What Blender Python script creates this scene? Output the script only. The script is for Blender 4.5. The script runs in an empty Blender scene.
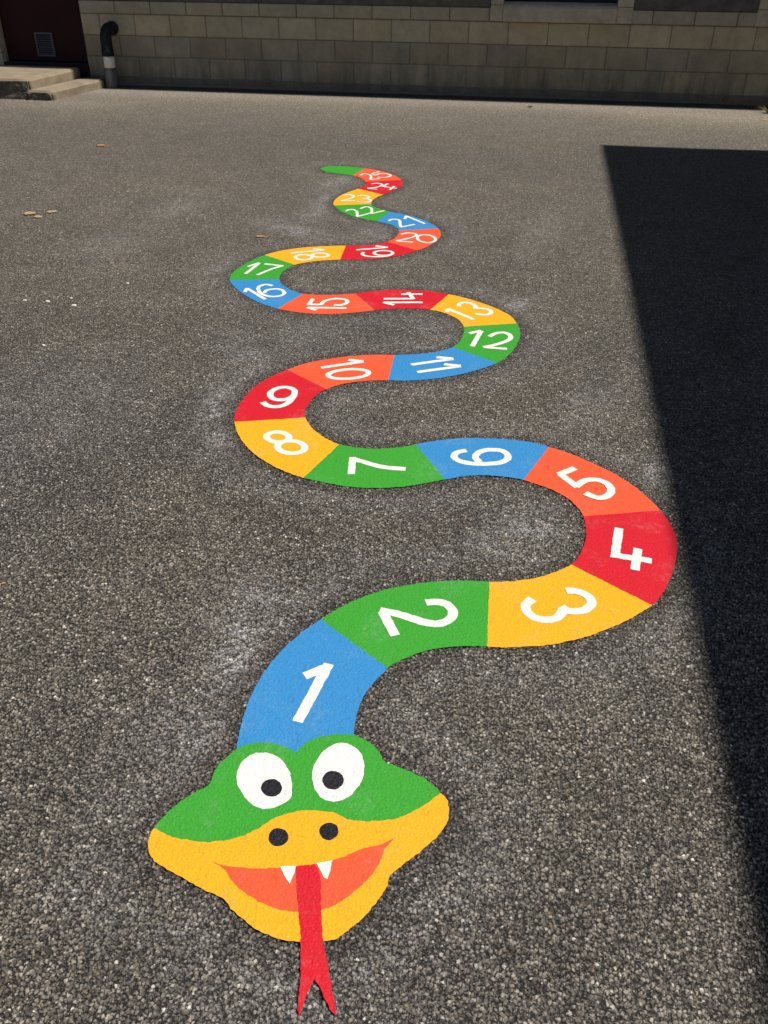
import bpy, bmesh, math, random
import numpy as np
from mathutils import Vector, Matrix, noise
from mathutils.geometry import tessellate_polygon

# ---------------------------------------------------------------- measured data (metres on the ground, wall along x)
SEGMENTS = [[[[-0.5741,1.2894],[-0.576,1.304],[-0.5779,1.3187],[-0.5805,1.3356],[-0.5843,1.3565],[-0.5888,1.3798],[-0.5926,1.4032],[-0.5952,1.4253],[-0.5969,1.4473],[-0.5979,1.4702],[-0.598,1.4946],[-0.5973,1.5199],[-0.5957,1.545],[-0.593,1.5693],[-0.5893,1.5934],[-0.5849,1.6171],[-0.58,1.6399],[-0.5744,1.6622],[-0.5669,1.6856],[-0.5567,1.711],[-0.5445,1.7375],[-0.5314,1.7634],[-0.5175,1.788],[-0.5026,1.8117],[-0.4874,1.8349]],[[-0.3047,1.3823],[-0.3068,1.3994],[-0.3089,1.4168],[-0.3107,1.4319],[-0.3118,1.4428],[-0.3125,1.4512],[-0.3132,1.4604],[-0.3142,1.4713],[-0.3153,1.4829],[-0.3157,1.4956],[-0.3157,1.5093],[-0.3151,1.5242],[-0.3132,1.5404],[-0.3099,1.5581],[-0.3053,1.5773],[-0.2986,1.5983],[-0.2885,1.6233],[-0.2762,1.6503],[-0.2648,1.6729]]],[[[-0.4874,1.8349],[-0.4724,1.8575],[-0.4571,1.8794],[-0.4405,1.9006],[-0.4223,1.9211],[-0.4027,1.9409],[-0.3819,1.9596],[-0.3597,1.9773],[-0.3362,1.9939],[-0.3115,2.0094],[-0.2853,2.0238],[-0.2578,2.0371],[-0.2301,2.0491],[-0.202,2.0597],[-0.1736,2.069],[-0.1467,2.0765],[-0.1216,2.0818],[-0.098,2.0853],[-0.076,2.0881],[-0.0565,2.09],[-0.0388,2.0911],[-0.0203,2.0931]],[[-0.2648,1.6729],[-0.2563,1.6868],[-0.249,1.6957],[-0.2396,1.7052],[-0.2266,1.7177],[-0.2115,1.7307],[-0.196,1.7427],[-0.1806,1.7529],[-0.1649,1.762],[-0.149,1.7701],[-0.1329,1.7771],[-0.1167,1.783],[-0.1003,1.7881],[-0.0837,1.7922],[-0.0671,1.7955],[-0.051,1.7982],[-0.0371,1.8003],[-0.0238,1.8019],[-0.0074,1.8039]]],[[[-0.0203,2.0931],[-0.0003,2.0963],[0.0204,2.1003],[0.0417,2.1059],[0.0641,2.1132],[0.0871,2.122],[0.1093,2.1323],[0.1303,2.1439],[0.1505,2.1571],[0.1702,2.1717],[0.1903,2.1879],[0.21,2.2056],[0.2265,2.2242]],[[-0.0074,1.8039],[0.0139,1.8064],[0.0383,1.8092],[0.0641,1.8136],[0.0915,1.8197],[0.1205,1.8273],[0.1488,1.8363],[0.1755,1.8466],[0.2017,1.8584],[0.2279,1.8717],[0.2547,1.887],[0.2817,1.904],[0.3081,1.9223],[0.3337,1.9418],[0.3588,1.9627],[0.3838,1.9854],[0.4101,2.0113],[0.4365,2.0392],[0.4586,2.065]]],[[[0.2265,2.2242],[0.2384,2.2432],[0.247,2.2631],[0.2546,2.2849],[0.262,2.31],[0.2683,2.3372],[0.2729,2.3634],[0.2756,2.3872],[0.2767,2.41],[0.2765,2.4328],[0.2752,2.4568],[0.2726,2.4809],[0.2689,2.5032]],[[0.4586,2.065],[0.4735,2.0857],[0.4838,2.1041],[0.4938,2.1251],[0.505,2.1511],[0.5158,2.1799],[0.5258,2.2093],[0.535,2.2384],[0.5433,2.2681],[0.5505,2.2981],[0.5565,2.3283],[0.5613,2.359],[0.5642,2.3899],[0.5656,2.4207],[0.565,2.4518],[0.5615,2.484],[0.5537,2.5191],[0.5427,2.5555],[0.531,2.5885]]],[[[0.2689,2.5032],[0.2645,2.5223],[0.2589,2.5395],[0.251,2.5572],[0.2402,2.5769],[0.227,2.5973],[0.2119,2.6161],[0.1942,2.6326],[0.1747,2.6474],[0.1558,2.66],[0.1384,2.6698],[0.1218,2.6772],[0.1058,2.6842],[0.0909,2.6914],[0.0767,2.6981],[0.0615,2.7036]],[[0.531,2.5885],[0.52,2.6147],[0.5085,2.6371],[0.4953,2.6603],[0.4801,2.6867],[0.4632,2.7142],[0.4449,2.7406],[0.4254,2.7653],[0.4045,2.7889],[0.3823,2.8112],[0.3587,2.832],[0.3339,2.8515],[0.3087,2.8704],[0.2833,2.8889],[0.2576,2.9067],[0.2314,2.9233],[0.2042,2.9389],[0.1766,2.9532],[0.1497,2.9655]]],[[[0.0615,2.7036],[0.0452,2.7077],[0.0279,2.7106],[0.0084,2.7127],[-0.015,2.7141],[-0.0406,2.7146],[-0.0653,2.7135],[-0.0882,2.7104],[-0.1101,2.7057],[-0.1303,2.7002],[-0.1485,2.6935],[-0.165,2.686],[-0.1802,2.6785],[-0.1924,2.672],[-0.2032,2.6655],[-0.2176,2.6573]],[[0.1497,2.9655],[0.1249,2.9752],[0.101,2.9828],[0.0762,2.9886],[0.0502,2.9925],[0.0234,2.9946],[-0.0045,2.9953],[-0.0339,2.9948],[-0.0644,2.9928],[-0.0949,2.9897],[-0.125,2.9859],[-0.1551,2.9808],[-0.1851,2.9739],[-0.2148,2.9648],[-0.2442,2.9538],[-0.2733,2.9412],[-0.3029,2.9257],[-0.332,2.9087],[-0.358,2.8935]]],[[[-0.2176,2.6573],[-0.2384,2.646],[-0.2626,2.633],[-0.2868,2.6202],[-0.3101,2.6075],[-0.3334,2.595],[-0.357,2.5841],[-0.3807,2.5755],[-0.4048,2.5686],[-0.4289,2.5628],[-0.4531,2.5578],[-0.4774,2.5539],[-0.502,2.5513],[-0.5269,2.5498],[-0.552,2.5496],[-0.5775,2.5509],[-0.6038,2.5541],[-0.6305,2.5589],[-0.6562,2.564],[-0.6799,2.5688],[-0.7025,2.5739],[-0.7249,2.5801]],[[-0.358,2.8935],[-0.3789,2.8814],[-0.3969,2.871],[-0.4152,2.8618],[-0.4352,2.8532],[-0.4557,2.8456],[-0.4755,2.8394],[-0.4942,2.8348],[-0.5123,2.8316],[-0.5306,2.8294],[-0.5493,2.8283],[-0.5683,2.8283],[-0.5876,2.8296],[-0.608,2.832],[-0.6289,2.8359],[-0.6487,2.8417]]],[[[-0.7249,2.5801],[-0.7474,2.5876],[-0.7698,2.5962],[-0.7924,2.6063],[-0.8153,2.6174],[-0.8385,2.63],[-0.8624,2.645],[-0.888,2.6631],[-0.9144,2.6837],[-0.9394,2.7051],[-0.9621,2.7267],[-0.9833,2.7492],[-1.0033,2.7729],[-1.022,2.7978],[-1.0396,2.8239],[-1.0564,2.8517],[-1.0732,2.8822],[-1.0893,2.9145],[-1.1027,2.9462]],[[-0.6487,2.8417],[-0.6666,2.8497],[-0.6834,2.8597],[-0.7005,2.8716],[-0.7186,2.8857],[-0.737,2.9016],[-0.7544,2.9186],[-0.7707,2.9369],[-0.786,2.9562],[-0.7997,2.9756],[-0.8116,2.9954],[-0.8219,3.0153],[-0.8302,3.033]]],[[[-1.1027,2.9462],[-1.1123,2.9756],[-1.1191,3.0041],[-1.124,3.034],[-1.1273,3.0663],[-1.1288,3.1],[-1.1289,3.1343],[-1.1276,3.1701],[-1.1248,3.2065],[-1.1207,3.2398],[-1.1155,3.2675],[-1.1089,3.2918],[-1.1008,3.3162],[-1.091,3.3423],[-1.0795,3.3686],[-1.0668,3.3942],[-1.0534,3.4178],[-1.0387,3.4406],[-1.0219,3.4645]],[[-0.8302,3.033],[-0.8362,3.0469],[-0.8401,3.0586],[-0.8432,3.0708],[-0.8458,3.0838],[-0.8476,3.0975],[-0.8485,3.1135],[-0.8488,3.133],[-0.8482,3.155],[-0.8462,3.178],[-0.8424,3.2029],[-0.837,3.2289],[-0.8304,3.2524],[-0.8226,3.2712],[-0.8135,3.2874],[-0.8028,3.3033]]],[[[-1.0219,3.4645],[-1.0025,3.4917],[-0.9809,3.5202],[-0.9576,3.5463],[-0.9325,3.5682],[-0.9058,3.5876],[-0.8784,3.6055],[-0.8511,3.6223],[-0.8232,3.6376],[-0.7937,3.6519],[-0.7628,3.6654],[-0.7304,3.6778],[-0.6952,3.689],[-0.6541,3.6988],[-0.6104,3.7073],[-0.5727,3.7146]],[[-0.8028,3.3033],[-0.7905,3.3201],[-0.7764,3.3368],[-0.7604,3.3525],[-0.7421,3.3673],[-0.7219,3.3812],[-0.7002,3.3937],[-0.6767,3.4044],[-0.6519,3.4136],[-0.6273,3.4216],[-0.6032,3.4281],[-0.5794,3.4333],[-0.556,3.4377]]],[[[-0.5727,3.7146],[-0.5459,3.7201],[-0.525,3.7245],[-0.5041,3.73],[-0.4809,3.7373],[-0.4575,3.7457],[-0.4344,3.7558],[-0.4111,3.7676],[-0.3879,3.7812],[-0.3664,3.7965],[-0.3465,3.8135],[-0.3283,3.8322],[-0.313,3.8531]],[[-0.556,3.4377],[-0.5338,3.4405],[-0.5119,3.4424],[-0.4884,3.4461],[-0.4621,3.4521],[-0.434,3.4598],[-0.4053,3.4697],[-0.3756,3.4821],[-0.3453,3.4967],[-0.3158,3.5125],[-0.2877,3.5296],[-0.2605,3.5479],[-0.2342,3.5673],[-0.2086,3.5876],[-0.184,3.6089],[-0.1603,3.6314],[-0.1372,3.6552],[-0.1151,3.6802],[-0.0955,3.7057]]],[[[-0.313,3.8531],[-0.3015,3.8761],[-0.2931,3.9013],[-0.2866,3.9289],[-0.282,3.9605],[-0.2793,3.9947],[-0.2784,4.0279],[-0.2792,4.0589],[-0.2817,4.0887],[-0.2862,4.1167]],[[-0.0955,3.7057],[-0.0795,3.7308],[-0.066,3.7564],[-0.0538,3.7851],[-0.0422,3.8184],[-0.0317,3.8551],[-0.0227,3.8931],[-0.0152,3.9333],[-0.0092,3.9751],[-0.0051,4.0142],[-0.0031,4.048],[-0.0032,4.0788],[-0.0054,4.11],[-0.0099,4.143],[-0.0168,4.1764],[-0.0254,4.2093]]],[[[-0.2862,4.1167],[-0.2929,4.1427],[-0.3016,4.1668],[-0.3122,4.1894],[-0.3249,4.211],[-0.3396,4.2311],[-0.3557,4.2492],[-0.373,4.2653],[-0.3916,4.2795],[-0.4116,4.2915],[-0.4329,4.3015],[-0.4556,4.3094],[-0.4789,4.3152]],[[-0.0254,4.2093],[-0.0354,4.2415],[-0.0473,4.273],[-0.0625,4.3034],[-0.0821,4.3325],[-0.1051,4.3603],[-0.1298,4.3867],[-0.1556,4.4113],[-0.1832,4.4343],[-0.2123,4.4566],[-0.2434,4.4789],[-0.2762,4.5005],[-0.3092,4.5201],[-0.3419,4.5371],[-0.3746,4.552],[-0.4076,4.5646]]],[[[-0.4789,4.3152],[-0.5023,4.3187],[-0.5263,4.3201],[-0.5519,4.3197],[-0.5808,4.3173],[-0.6112,4.3132],[-0.6391,4.308],[-0.6622,4.3018],[-0.6827,4.2946],[-0.7027,4.2865],[-0.7218,4.2781],[-0.7404,4.2689],[-0.7619,4.2578]],[[-0.4076,4.5646],[-0.4402,4.5752],[-0.4729,4.5834],[-0.5068,4.5894],[-0.5426,4.593],[-0.5795,4.5943],[-0.6162,4.5934],[-0.6525,4.5906],[-0.6884,4.5857],[-0.7228,4.5782],[-0.7545,4.568],[-0.7844,4.5554],[-0.815,4.5407],[-0.8473,4.5228],[-0.8801,4.503],[-0.9124,4.4853]]],[[[-0.7619,4.2578],[-0.7876,4.2436],[-0.8161,4.2275],[-0.8464,4.2119],[-0.8784,4.1969],[-0.9123,4.1824],[-0.9466,4.1704],[-0.9814,4.1614],[-1.0168,4.1548],[-1.0518,4.1512],[-1.0857,4.1507],[-1.1192,4.1531],[-1.1538,4.1581],[-1.1909,4.1654],[-1.2291,4.1752],[-1.2661,4.1878]],[[-0.9124,4.4853],[-0.9441,4.4711],[-0.9755,4.459],[-1.0063,4.4487],[-1.0361,4.4398],[-1.0654,4.4327],[-1.0951,4.4281],[-1.1268,4.4253],[-1.159,4.4249],[-1.189,4.4292]]],[[[-1.2661,4.1878],[-1.3005,4.2029],[-1.3337,4.2208],[-1.3675,4.2425],[-1.403,4.2691],[-1.4392,4.2997],[-1.4747,4.333],[-1.5095,4.3688],[-1.5435,4.4074],[-1.575,4.447],[-1.6042,4.4874],[-1.6307,4.5289],[-1.6512,4.5704]],[[-1.189,4.4292],[-1.2152,4.4394],[-1.2392,4.4542],[-1.2629,4.4722],[-1.2877,4.4931],[-1.3122,4.5172],[-1.3339,4.5431],[-1.3518,4.5714],[-1.3668,4.6015],[-1.3784,4.6308]]],[[[-1.6512,4.5704],[-1.6636,4.6117],[-1.6698,4.653],[-1.6722,4.6935],[-1.6712,4.7326],[-1.6664,4.7707],[-1.6598,4.809],[-1.6521,4.8476],[-1.6426,4.8863],[-1.6308,4.9251],[-1.6167,4.9647],[-1.6003,5.0044],[-1.5815,5.0419]],[[-1.3784,4.6308],[-1.3861,4.6574],[-1.3902,4.6829],[-1.3923,4.71],[-1.3927,4.7399],[-1.3909,4.7714],[-1.3864,4.8028],[-1.3794,4.8346],[-1.3696,4.8663],[-1.3562,4.8946]]],[[[-1.5815,5.0419],[-1.5601,5.0768],[-1.5363,5.1094],[-1.5105,5.1389],[-1.4829,5.1645],[-1.4533,5.1869],[-1.4219,5.2076],[-1.3879,5.2271],[-1.3521,5.2448],[-1.3169,5.2604],[-1.2829,5.2735],[-1.2496,5.2845],[-1.2181,5.2939],[-1.1889,5.3018],[-1.1616,5.3081],[-1.1356,5.314]],[[-1.3562,4.8946],[-1.3383,4.9176],[-1.3168,4.937],[-1.2936,4.9549],[-1.2693,4.972],[-1.2432,4.9875],[-1.2147,5.0019],[-1.1825,5.0153],[-1.1478,5.0275],[-1.114,5.0377]]],[[[-1.1356,5.314],[-1.1112,5.3193],[-1.0881,5.3242],[-1.0646,5.33],[-1.0391,5.3373],[-1.0131,5.3455],[-0.9891,5.355],[-0.9679,5.3657],[-0.9487,5.3777],[-0.9316,5.3915],[-0.9171,5.4077],[-0.9047,5.4258],[-0.8932,5.4451]],[[-1.114,5.0377],[-1.0828,5.0443],[-1.0526,5.0488],[-1.0212,5.0549],[-0.9871,5.0635],[-0.9517,5.0737],[-0.9169,5.0868],[-0.8823,5.104],[-0.8482,5.1241],[-0.8173,5.145],[-0.7914,5.1655],[-0.7687,5.1867],[-0.7468,5.2103],[-0.7247,5.2373],[-0.7033,5.2669],[-0.6827,5.2981]]],[[[-0.8932,5.4451],[-0.8818,5.4652],[-0.8714,5.4866],[-0.863,5.5101],[-0.8567,5.5361],[-0.8524,5.5643],[-0.8503,5.5948],[-0.8504,5.6291],[-0.8528,5.6657],[-0.8583,5.6998]],[[-0.6827,5.2981],[-0.6625,5.3302],[-0.6432,5.364],[-0.6256,5.4007],[-0.6096,5.4417],[-0.5954,5.4859],[-0.5847,5.5306],[-0.5779,5.5752],[-0.5748,5.6203],[-0.5762,5.665],[-0.5832,5.7097],[-0.5949,5.754],[-0.609,5.7949]]],[[[-0.8583,5.6998],[-0.8675,5.7292],[-0.8798,5.7559],[-0.8941,5.7799],[-0.9094,5.8007],[-0.9266,5.8188],[-0.9481,5.8361],[-0.9764,5.8536],[-1.0091,5.8703],[-1.0414,5.8856]],[[-0.609,5.7949],[-0.6246,5.8298],[-0.6427,5.8609],[-0.6642,5.8927],[-0.6902,5.9278],[-0.7199,5.9637],[-0.7511,5.9967],[-0.7826,6.0247],[-0.8157,6.0496],[-0.8528,6.0731],[-0.8983,6.0957],[-0.9479,6.1168],[-0.9903,6.1367]]],[[[-1.0414,5.8856],[-1.071,5.8976],[-1.1002,5.9081],[-1.1305,5.9212],[-1.1631,5.9379],[-1.1971,5.9573],[-1.2307,5.9812],[-1.2639,6.0102],[-1.297,6.0438],[-1.3284,6.0824],[-1.3592,6.1292],[-1.3885,6.1814],[-1.4115,6.2298]],[[-0.9903,6.1367],[-1.0196,6.1548],[-1.0414,6.1716],[-1.0619,6.1888],[-1.0837,6.2068],[-1.1042,6.2253],[-1.1218,6.2454],[-1.136,6.2672],[-1.1473,6.2907],[-1.156,6.3165]]],[[[-1.4115,6.2298],[-1.4255,6.2682],[-1.4328,6.3022],[-1.4366,6.3404],[-1.4376,6.3882],[-1.4349,6.4405],[-1.4286,6.4906],[-1.4178,6.5357],[-1.4032,6.5784],[-1.3873,6.6193],[-1.3697,6.6588],[-1.3509,6.6963],[-1.3345,6.7304]],[[-1.156,6.3165],[-1.1622,6.3456],[-1.1656,6.3771],[-1.1663,6.4092],[-1.1638,6.4416],[-1.1583,6.4745],[-1.1508,6.5064],[-1.1416,6.5345],[-1.1303,6.5616],[-1.1165,6.5938]]],[[[-1.3345,6.7304],[-1.3216,6.7598],[-1.3111,6.7856],[-1.3034,6.81],[-1.2981,6.8329],[-1.2956,6.8543],[-1.2964,6.8771],[-1.3012,6.9026],[-1.3094,6.9295],[-1.3191,6.9565]],[[-1.1165,6.5938],[-1.0982,6.6352],[-1.0772,6.6821],[-1.0587,6.729],[-1.0443,6.7744],[-1.0325,6.8196],[-1.0245,6.8634],[-1.0211,6.906],[-1.0217,6.9469],[-1.025,6.9841],[-1.0305,7.0145],[-1.0388,7.0408],[-1.0506,7.0696]]],[[[-1.3191,6.9565],[-1.3301,6.9842],[-1.3426,7.0121],[-1.3558,7.0375],[-1.3686,7.0588],[-1.382,7.0775],[-1.3977,7.0952],[-1.4161,7.113],[-1.4368,7.1297],[-1.4602,7.1443]],[[-1.0506,7.0696],[-1.0664,7.1042],[-1.086,7.1415],[-1.1084,7.1784],[-1.1336,7.2145],[-1.1618,7.2501],[-1.1922,7.283],[-1.2253,7.3126],[-1.2606,7.3394],[-1.2962,7.3627],[-1.3324,7.3823],[-1.3687,7.3983],[-1.402,7.4116]]],[[[-1.4602,7.1443],[-1.4871,7.1556],[-1.5167,7.1647],[-1.5473,7.174],[-1.5791,7.1838],[-1.6118,7.1938],[-1.6426,7.2054],[-1.671,7.2187],[-1.6974,7.2337],[-1.7207,7.2516],[-1.7394,7.2736],[-1.7551,7.2987],[-1.7709,7.3239]],[[-1.402,7.4116],[-1.4292,7.4217],[-1.4531,7.4291],[-1.4791,7.4354],[-1.5091,7.4416],[-1.5411,7.4467],[-1.5742,7.4495],[-1.6099,7.45],[-1.6466,7.4482],[-1.6793,7.443],[-1.7068,7.4346],[-1.7302,7.4228],[-1.7484,7.4059],[-1.7593,7.3818],[-1.7651,7.3527],[-1.7709,7.3239]]]]
HEAD_TOP = [[-0.6917,1.0932],[-0.6907,1.1001],[-0.6892,1.1073],[-0.6869,1.1144],[-0.6833,1.1232],[-0.6771,1.1362],[-0.6695,1.1508],[-0.6617,1.1653],[-0.6531,1.1794],[-0.6428,1.1921],[-0.6319,1.2036],[-0.62,1.2125],[-0.6108,1.2221],[-0.6097,1.2363],[-0.611,1.2522],[-0.6109,1.268],[-0.6089,1.2835],[-0.6025,1.2978],[-0.5948,1.3113],[-0.5888,1.3243],[-0.582,1.3361],[-0.5727,1.3459],[-0.5614,1.3541],[-0.548,1.3607],[-0.5333,1.3656],[-0.518,1.3685],[-0.5029,1.3695],[-0.4889,1.3687],[-0.4758,1.3663],[-0.4637,1.3627],[-0.4529,1.3586],[-0.4443,1.3548],[-0.4365,1.351],[-0.4361,1.3537],[-0.4319,1.365],[-0.4263,1.3763],[-0.4171,1.3877],[-0.4056,1.3984],[-0.3926,1.4073],[-0.3779,1.4146],[-0.3613,1.4209],[-0.3435,1.4254],[-0.3251,1.4273],[-0.3072,1.427],[-0.2913,1.4242],[-0.2769,1.4188],[-0.2641,1.4101],[-0.2528,1.3999],[-0.2428,1.3903],[-0.234,1.3805],[-0.2273,1.3697],[-0.2205,1.3605],[-0.2119,1.3559],[-0.2017,1.3531],[-0.1896,1.3509],[-0.1759,1.3482],[-0.1602,1.3433],[-0.1445,1.3376],[-0.1308,1.3319],[-0.1183,1.3257],[-0.1072,1.3189],[-0.097,1.3113],[-0.0873,1.3028],[-0.078,1.2939],[-0.085,1.2857],[-0.0928,1.2767],[-0.1026,1.2653],[-0.1137,1.253],[-0.126,1.2405],[-0.1388,1.2288],[-0.1516,1.2187],[-0.1644,1.2104],[-0.1777,1.2046],[-0.1911,1.2002],[-0.2042,1.1962],[-0.2181,1.1928],[-0.2344,1.1896],[-0.2501,1.1873],[-0.2616,1.1866],[-0.2714,1.1874],[-0.2804,1.1899],[-0.2892,1.1932],[-0.2987,1.1965],[-0.3096,1.1992],[-0.3233,1.2001],[-0.3385,1.1998],[-0.3551,1.1984],[-0.3713,1.1958],[-0.387,1.1909],[-0.3979,1.1866],[-0.3957,1.1873],[-0.3933,1.1874],[-0.4041,1.1825],[-0.4188,1.1746],[-0.4328,1.1641],[-0.4462,1.1521],[-0.457,1.1399],[-0.4677,1.1277],[-0.4805,1.1159],[-0.4941,1.1054],[-0.508,1.0978],[-0.5228,1.0915],[-0.5393,1.0852],[-0.5568,1.0803],[-0.5751,1.0778],[-0.5934,1.0766],[-0.6103,1.0759],[-0.6265,1.0761],[-0.6415,1.0775],[-0.6568,1.0804],[-0.6739,1.0863]]
HEAD_LOW = [[-0.6917,1.0932],[-0.6933,1.0859],[-0.6941,1.0777],[-0.6931,1.0665],[-0.6904,1.0545],[-0.686,1.0434],[-0.6797,1.0331],[-0.6704,1.024],[-0.6596,1.0162],[-0.6486,1.0102],[-0.6366,1.0051],[-0.6259,1.0008],[-0.6096,0.995],[-0.576,0.9835],[-0.543,0.9727],[-0.5286,0.9687],[-0.5183,0.9663],[-0.5027,0.9619],[-0.487,0.9559],[-0.4742,0.947],[-0.4616,0.9373],[-0.4467,0.9283],[-0.4316,0.92],[-0.4172,0.9127],[-0.4033,0.9066],[-0.3902,0.9024],[-0.3771,0.8992],[-0.3635,0.8962],[-0.3492,0.8943],[-0.3337,0.8939],[-0.3178,0.8949],[-0.3027,0.8974],[-0.2877,0.9006],[-0.2721,0.9038],[-0.2579,0.9074],[-0.2473,0.9115],[-0.2389,0.9165],[-0.2324,0.923],[-0.2262,0.9306],[-0.2179,0.9395],[-0.209,0.9501],[-0.1998,0.9633],[-0.1904,0.9785],[-0.181,0.9956],[-0.1725,1.0132],[-0.1659,1.0296],[-0.1614,1.0446],[-0.1612,1.0568],[-0.16,1.0679],[-0.152,1.0792],[-0.1414,1.0909],[-0.1302,1.1038],[-0.1184,1.1175],[-0.1066,1.1323],[-0.0953,1.1472],[-0.0851,1.1606],[-0.0758,1.1742],[-0.0664,1.1907],[-0.0588,1.2068],[-0.0548,1.2189],[-0.0533,1.2297],[-0.0538,1.2406],[-0.0557,1.2517],[-0.0578,1.2643],[-0.0616,1.2764],[-0.0691,1.2856],[-0.078,1.2939],[-0.085,1.2857],[-0.0928,1.2767],[-0.1026,1.2653],[-0.1137,1.253],[-0.126,1.2405],[-0.1388,1.2288],[-0.1516,1.2187],[-0.1644,1.2104],[-0.1777,1.2046],[-0.1911,1.2002],[-0.2042,1.1962],[-0.2181,1.1928],[-0.2344,1.1896],[-0.2501,1.1873],[-0.2616,1.1866],[-0.2714,1.1874],[-0.2804,1.1899],[-0.2892,1.1932],[-0.2987,1.1965],[-0.3096,1.1992],[-0.3233,1.2001],[-0.3385,1.1998],[-0.3551,1.1984],[-0.3713,1.1958],[-0.387,1.1909],[-0.3979,1.1866],[-0.3957,1.1873],[-0.3933,1.1874],[-0.4041,1.1825],[-0.4188,1.1746],[-0.4328,1.1641],[-0.4462,1.1521],[-0.457,1.1399],[-0.4677,1.1277],[-0.4805,1.1159],[-0.4941,1.1054],[-0.508,1.0978],[-0.5228,1.0915],[-0.5393,1.0852],[-0.5568,1.0803],[-0.5751,1.0778],[-0.5934,1.0766],[-0.6103,1.0759],[-0.6265,1.0761],[-0.6415,1.0775],[-0.6568,1.0804],[-0.6739,1.0863]]
MOUTH = [[-0.5352,1.0352],[-0.524,1.0321],[-0.5115,1.0299],[-0.4955,1.0301],[-0.4776,1.0314],[-0.4585,1.0331],[-0.4389,1.0356],[-0.4204,1.0391],[-0.4013,1.0434],[-0.38,1.0484],[-0.3587,1.0539],[-0.3396,1.0597],[-0.322,1.0659],[-0.3061,1.0723],[-0.291,1.0794],[-0.2758,1.0875],[-0.2606,1.0967],[-0.2458,1.1078],[-0.2307,1.1186],[-0.214,1.1266],[-0.199,1.1331],[-0.1905,1.1375],[-0.1834,1.1424],[-0.1737,1.1511],[-0.1634,1.161],[-0.1719,1.1462],[-0.1788,1.1321],[-0.1818,1.1201],[-0.1834,1.1088],[-0.1851,1.0978],[-0.1879,1.0859],[-0.1942,1.0711],[-0.202,1.0557],[-0.21,1.0421],[-0.219,1.0287],[-0.2296,1.0147],[-0.2408,1.0014],[-0.2522,0.9898],[-0.2635,0.9801],[-0.2741,0.9725],[-0.2848,0.9667],[-0.2958,0.9628],[-0.3075,0.9599],[-0.3198,0.9574],[-0.3334,0.9555],[-0.3489,0.9539],[-0.3655,0.9539],[-0.383,0.9568],[-0.4003,0.961],[-0.4155,0.9649],[-0.4304,0.9697],[-0.447,0.9768],[-0.4631,0.9853],[-0.4772,0.9956],[-0.4894,1.006],[-0.4975,1.0142],[-0.5059,1.0216],[-0.5197,1.0285]]
FANGS = [[[-0.3921,1.0469],[-0.3601,1.0549],[-0.3597,1.0315],[-0.3616,1.0112],[-0.3743,1.0229]],[[-0.318,1.0684],[-0.2867,1.0801],[-0.2859,1.0565],[-0.287,1.0362],[-0.2958,1.0383]]]
TONGUE = [[-0.3607,1.0529],[-0.343,1.0591],[-0.3222,1.0671],[-0.311,1.0553],[-0.2987,1.0269],[-0.29,0.987],[-0.2791,0.9491],[-0.2707,0.9175],[-0.2586,0.8876],[-0.2459,0.8588],[-0.2335,0.8259],[-0.221,0.799],[-0.2116,0.7714],[-0.2213,0.7777],[-0.2377,0.7961],[-0.2521,0.8153],[-0.2651,0.8278],[-0.2695,0.8148],[-0.2734,0.7899],[-0.2758,0.7659],[-0.278,0.7554],[-0.283,0.7694],[-0.2874,0.7923],[-0.2905,0.8161],[-0.298,0.8498],[-0.3081,0.8896],[-0.3123,0.9104],[-0.3244,0.9413],[-0.3367,0.979],[-0.3495,1.0181]]
EYES = [[[-0.5549,1.2559],[-0.5567,1.2666],[-0.5573,1.2784],[-0.5568,1.2894],[-0.5556,1.2991],[-0.5534,1.308],[-0.5496,1.3159],[-0.5441,1.323],[-0.5371,1.3291],[-0.5291,1.3336],[-0.5197,1.3365],[-0.5093,1.3379],[-0.4991,1.3376],[-0.4891,1.3354],[-0.4794,1.3316],[-0.4702,1.3266],[-0.4617,1.3205],[-0.4538,1.3134],[-0.4466,1.3055],[-0.4401,1.2968],[-0.4343,1.2875],[-0.4291,1.2777],[-0.4245,1.2673],[-0.4205,1.2566],[-0.4175,1.2467],[-0.4154,1.2383],[-0.4143,1.2308],[-0.4149,1.2237],[-0.4175,1.2168],[-0.4218,1.2104],[-0.4269,1.2043],[-0.4328,1.1984],[-0.4397,1.1929],[-0.4468,1.1883],[-0.454,1.1848],[-0.4614,1.1822],[-0.469,1.1811],[-0.4768,1.1816],[-0.4847,1.1837],[-0.4928,1.1872],[-0.5012,1.1922],[-0.5098,1.1986],[-0.5181,1.2058],[-0.5262,1.2138],[-0.5341,1.2225],[-0.541,1.2312],[-0.5467,1.2392],[-0.5514,1.247]],[[-0.3832,1.301],[-0.3839,1.3114],[-0.3835,1.3218],[-0.3821,1.3324],[-0.3798,1.3438],[-0.3765,1.3555],[-0.372,1.3661],[-0.3661,1.3756],[-0.3591,1.384],[-0.3517,1.3906],[-0.344,1.3951],[-0.3359,1.3978],[-0.3275,1.3988],[-0.3184,1.3981],[-0.309,1.3957],[-0.3002,1.3917],[-0.292,1.3857],[-0.2843,1.3781],[-0.2779,1.3696],[-0.2729,1.3604],[-0.269,1.3504],[-0.2662,1.34],[-0.2642,1.3292],[-0.2631,1.3179],[-0.2633,1.3065],[-0.265,1.2948],[-0.2679,1.283],[-0.2715,1.2721],[-0.2755,1.2624],[-0.2801,1.2537],[-0.2858,1.2461],[-0.2928,1.2396],[-0.3009,1.2343],[-0.3092,1.2305],[-0.3179,1.2282],[-0.3269,1.2275],[-0.3355,1.2288],[-0.3438,1.2326],[-0.3518,1.2384],[-0.3589,1.2451],[-0.3649,1.2522],[-0.3701,1.2602],[-0.3745,1.2691],[-0.3783,1.2791],[-0.3812,1.2901]]]
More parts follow.
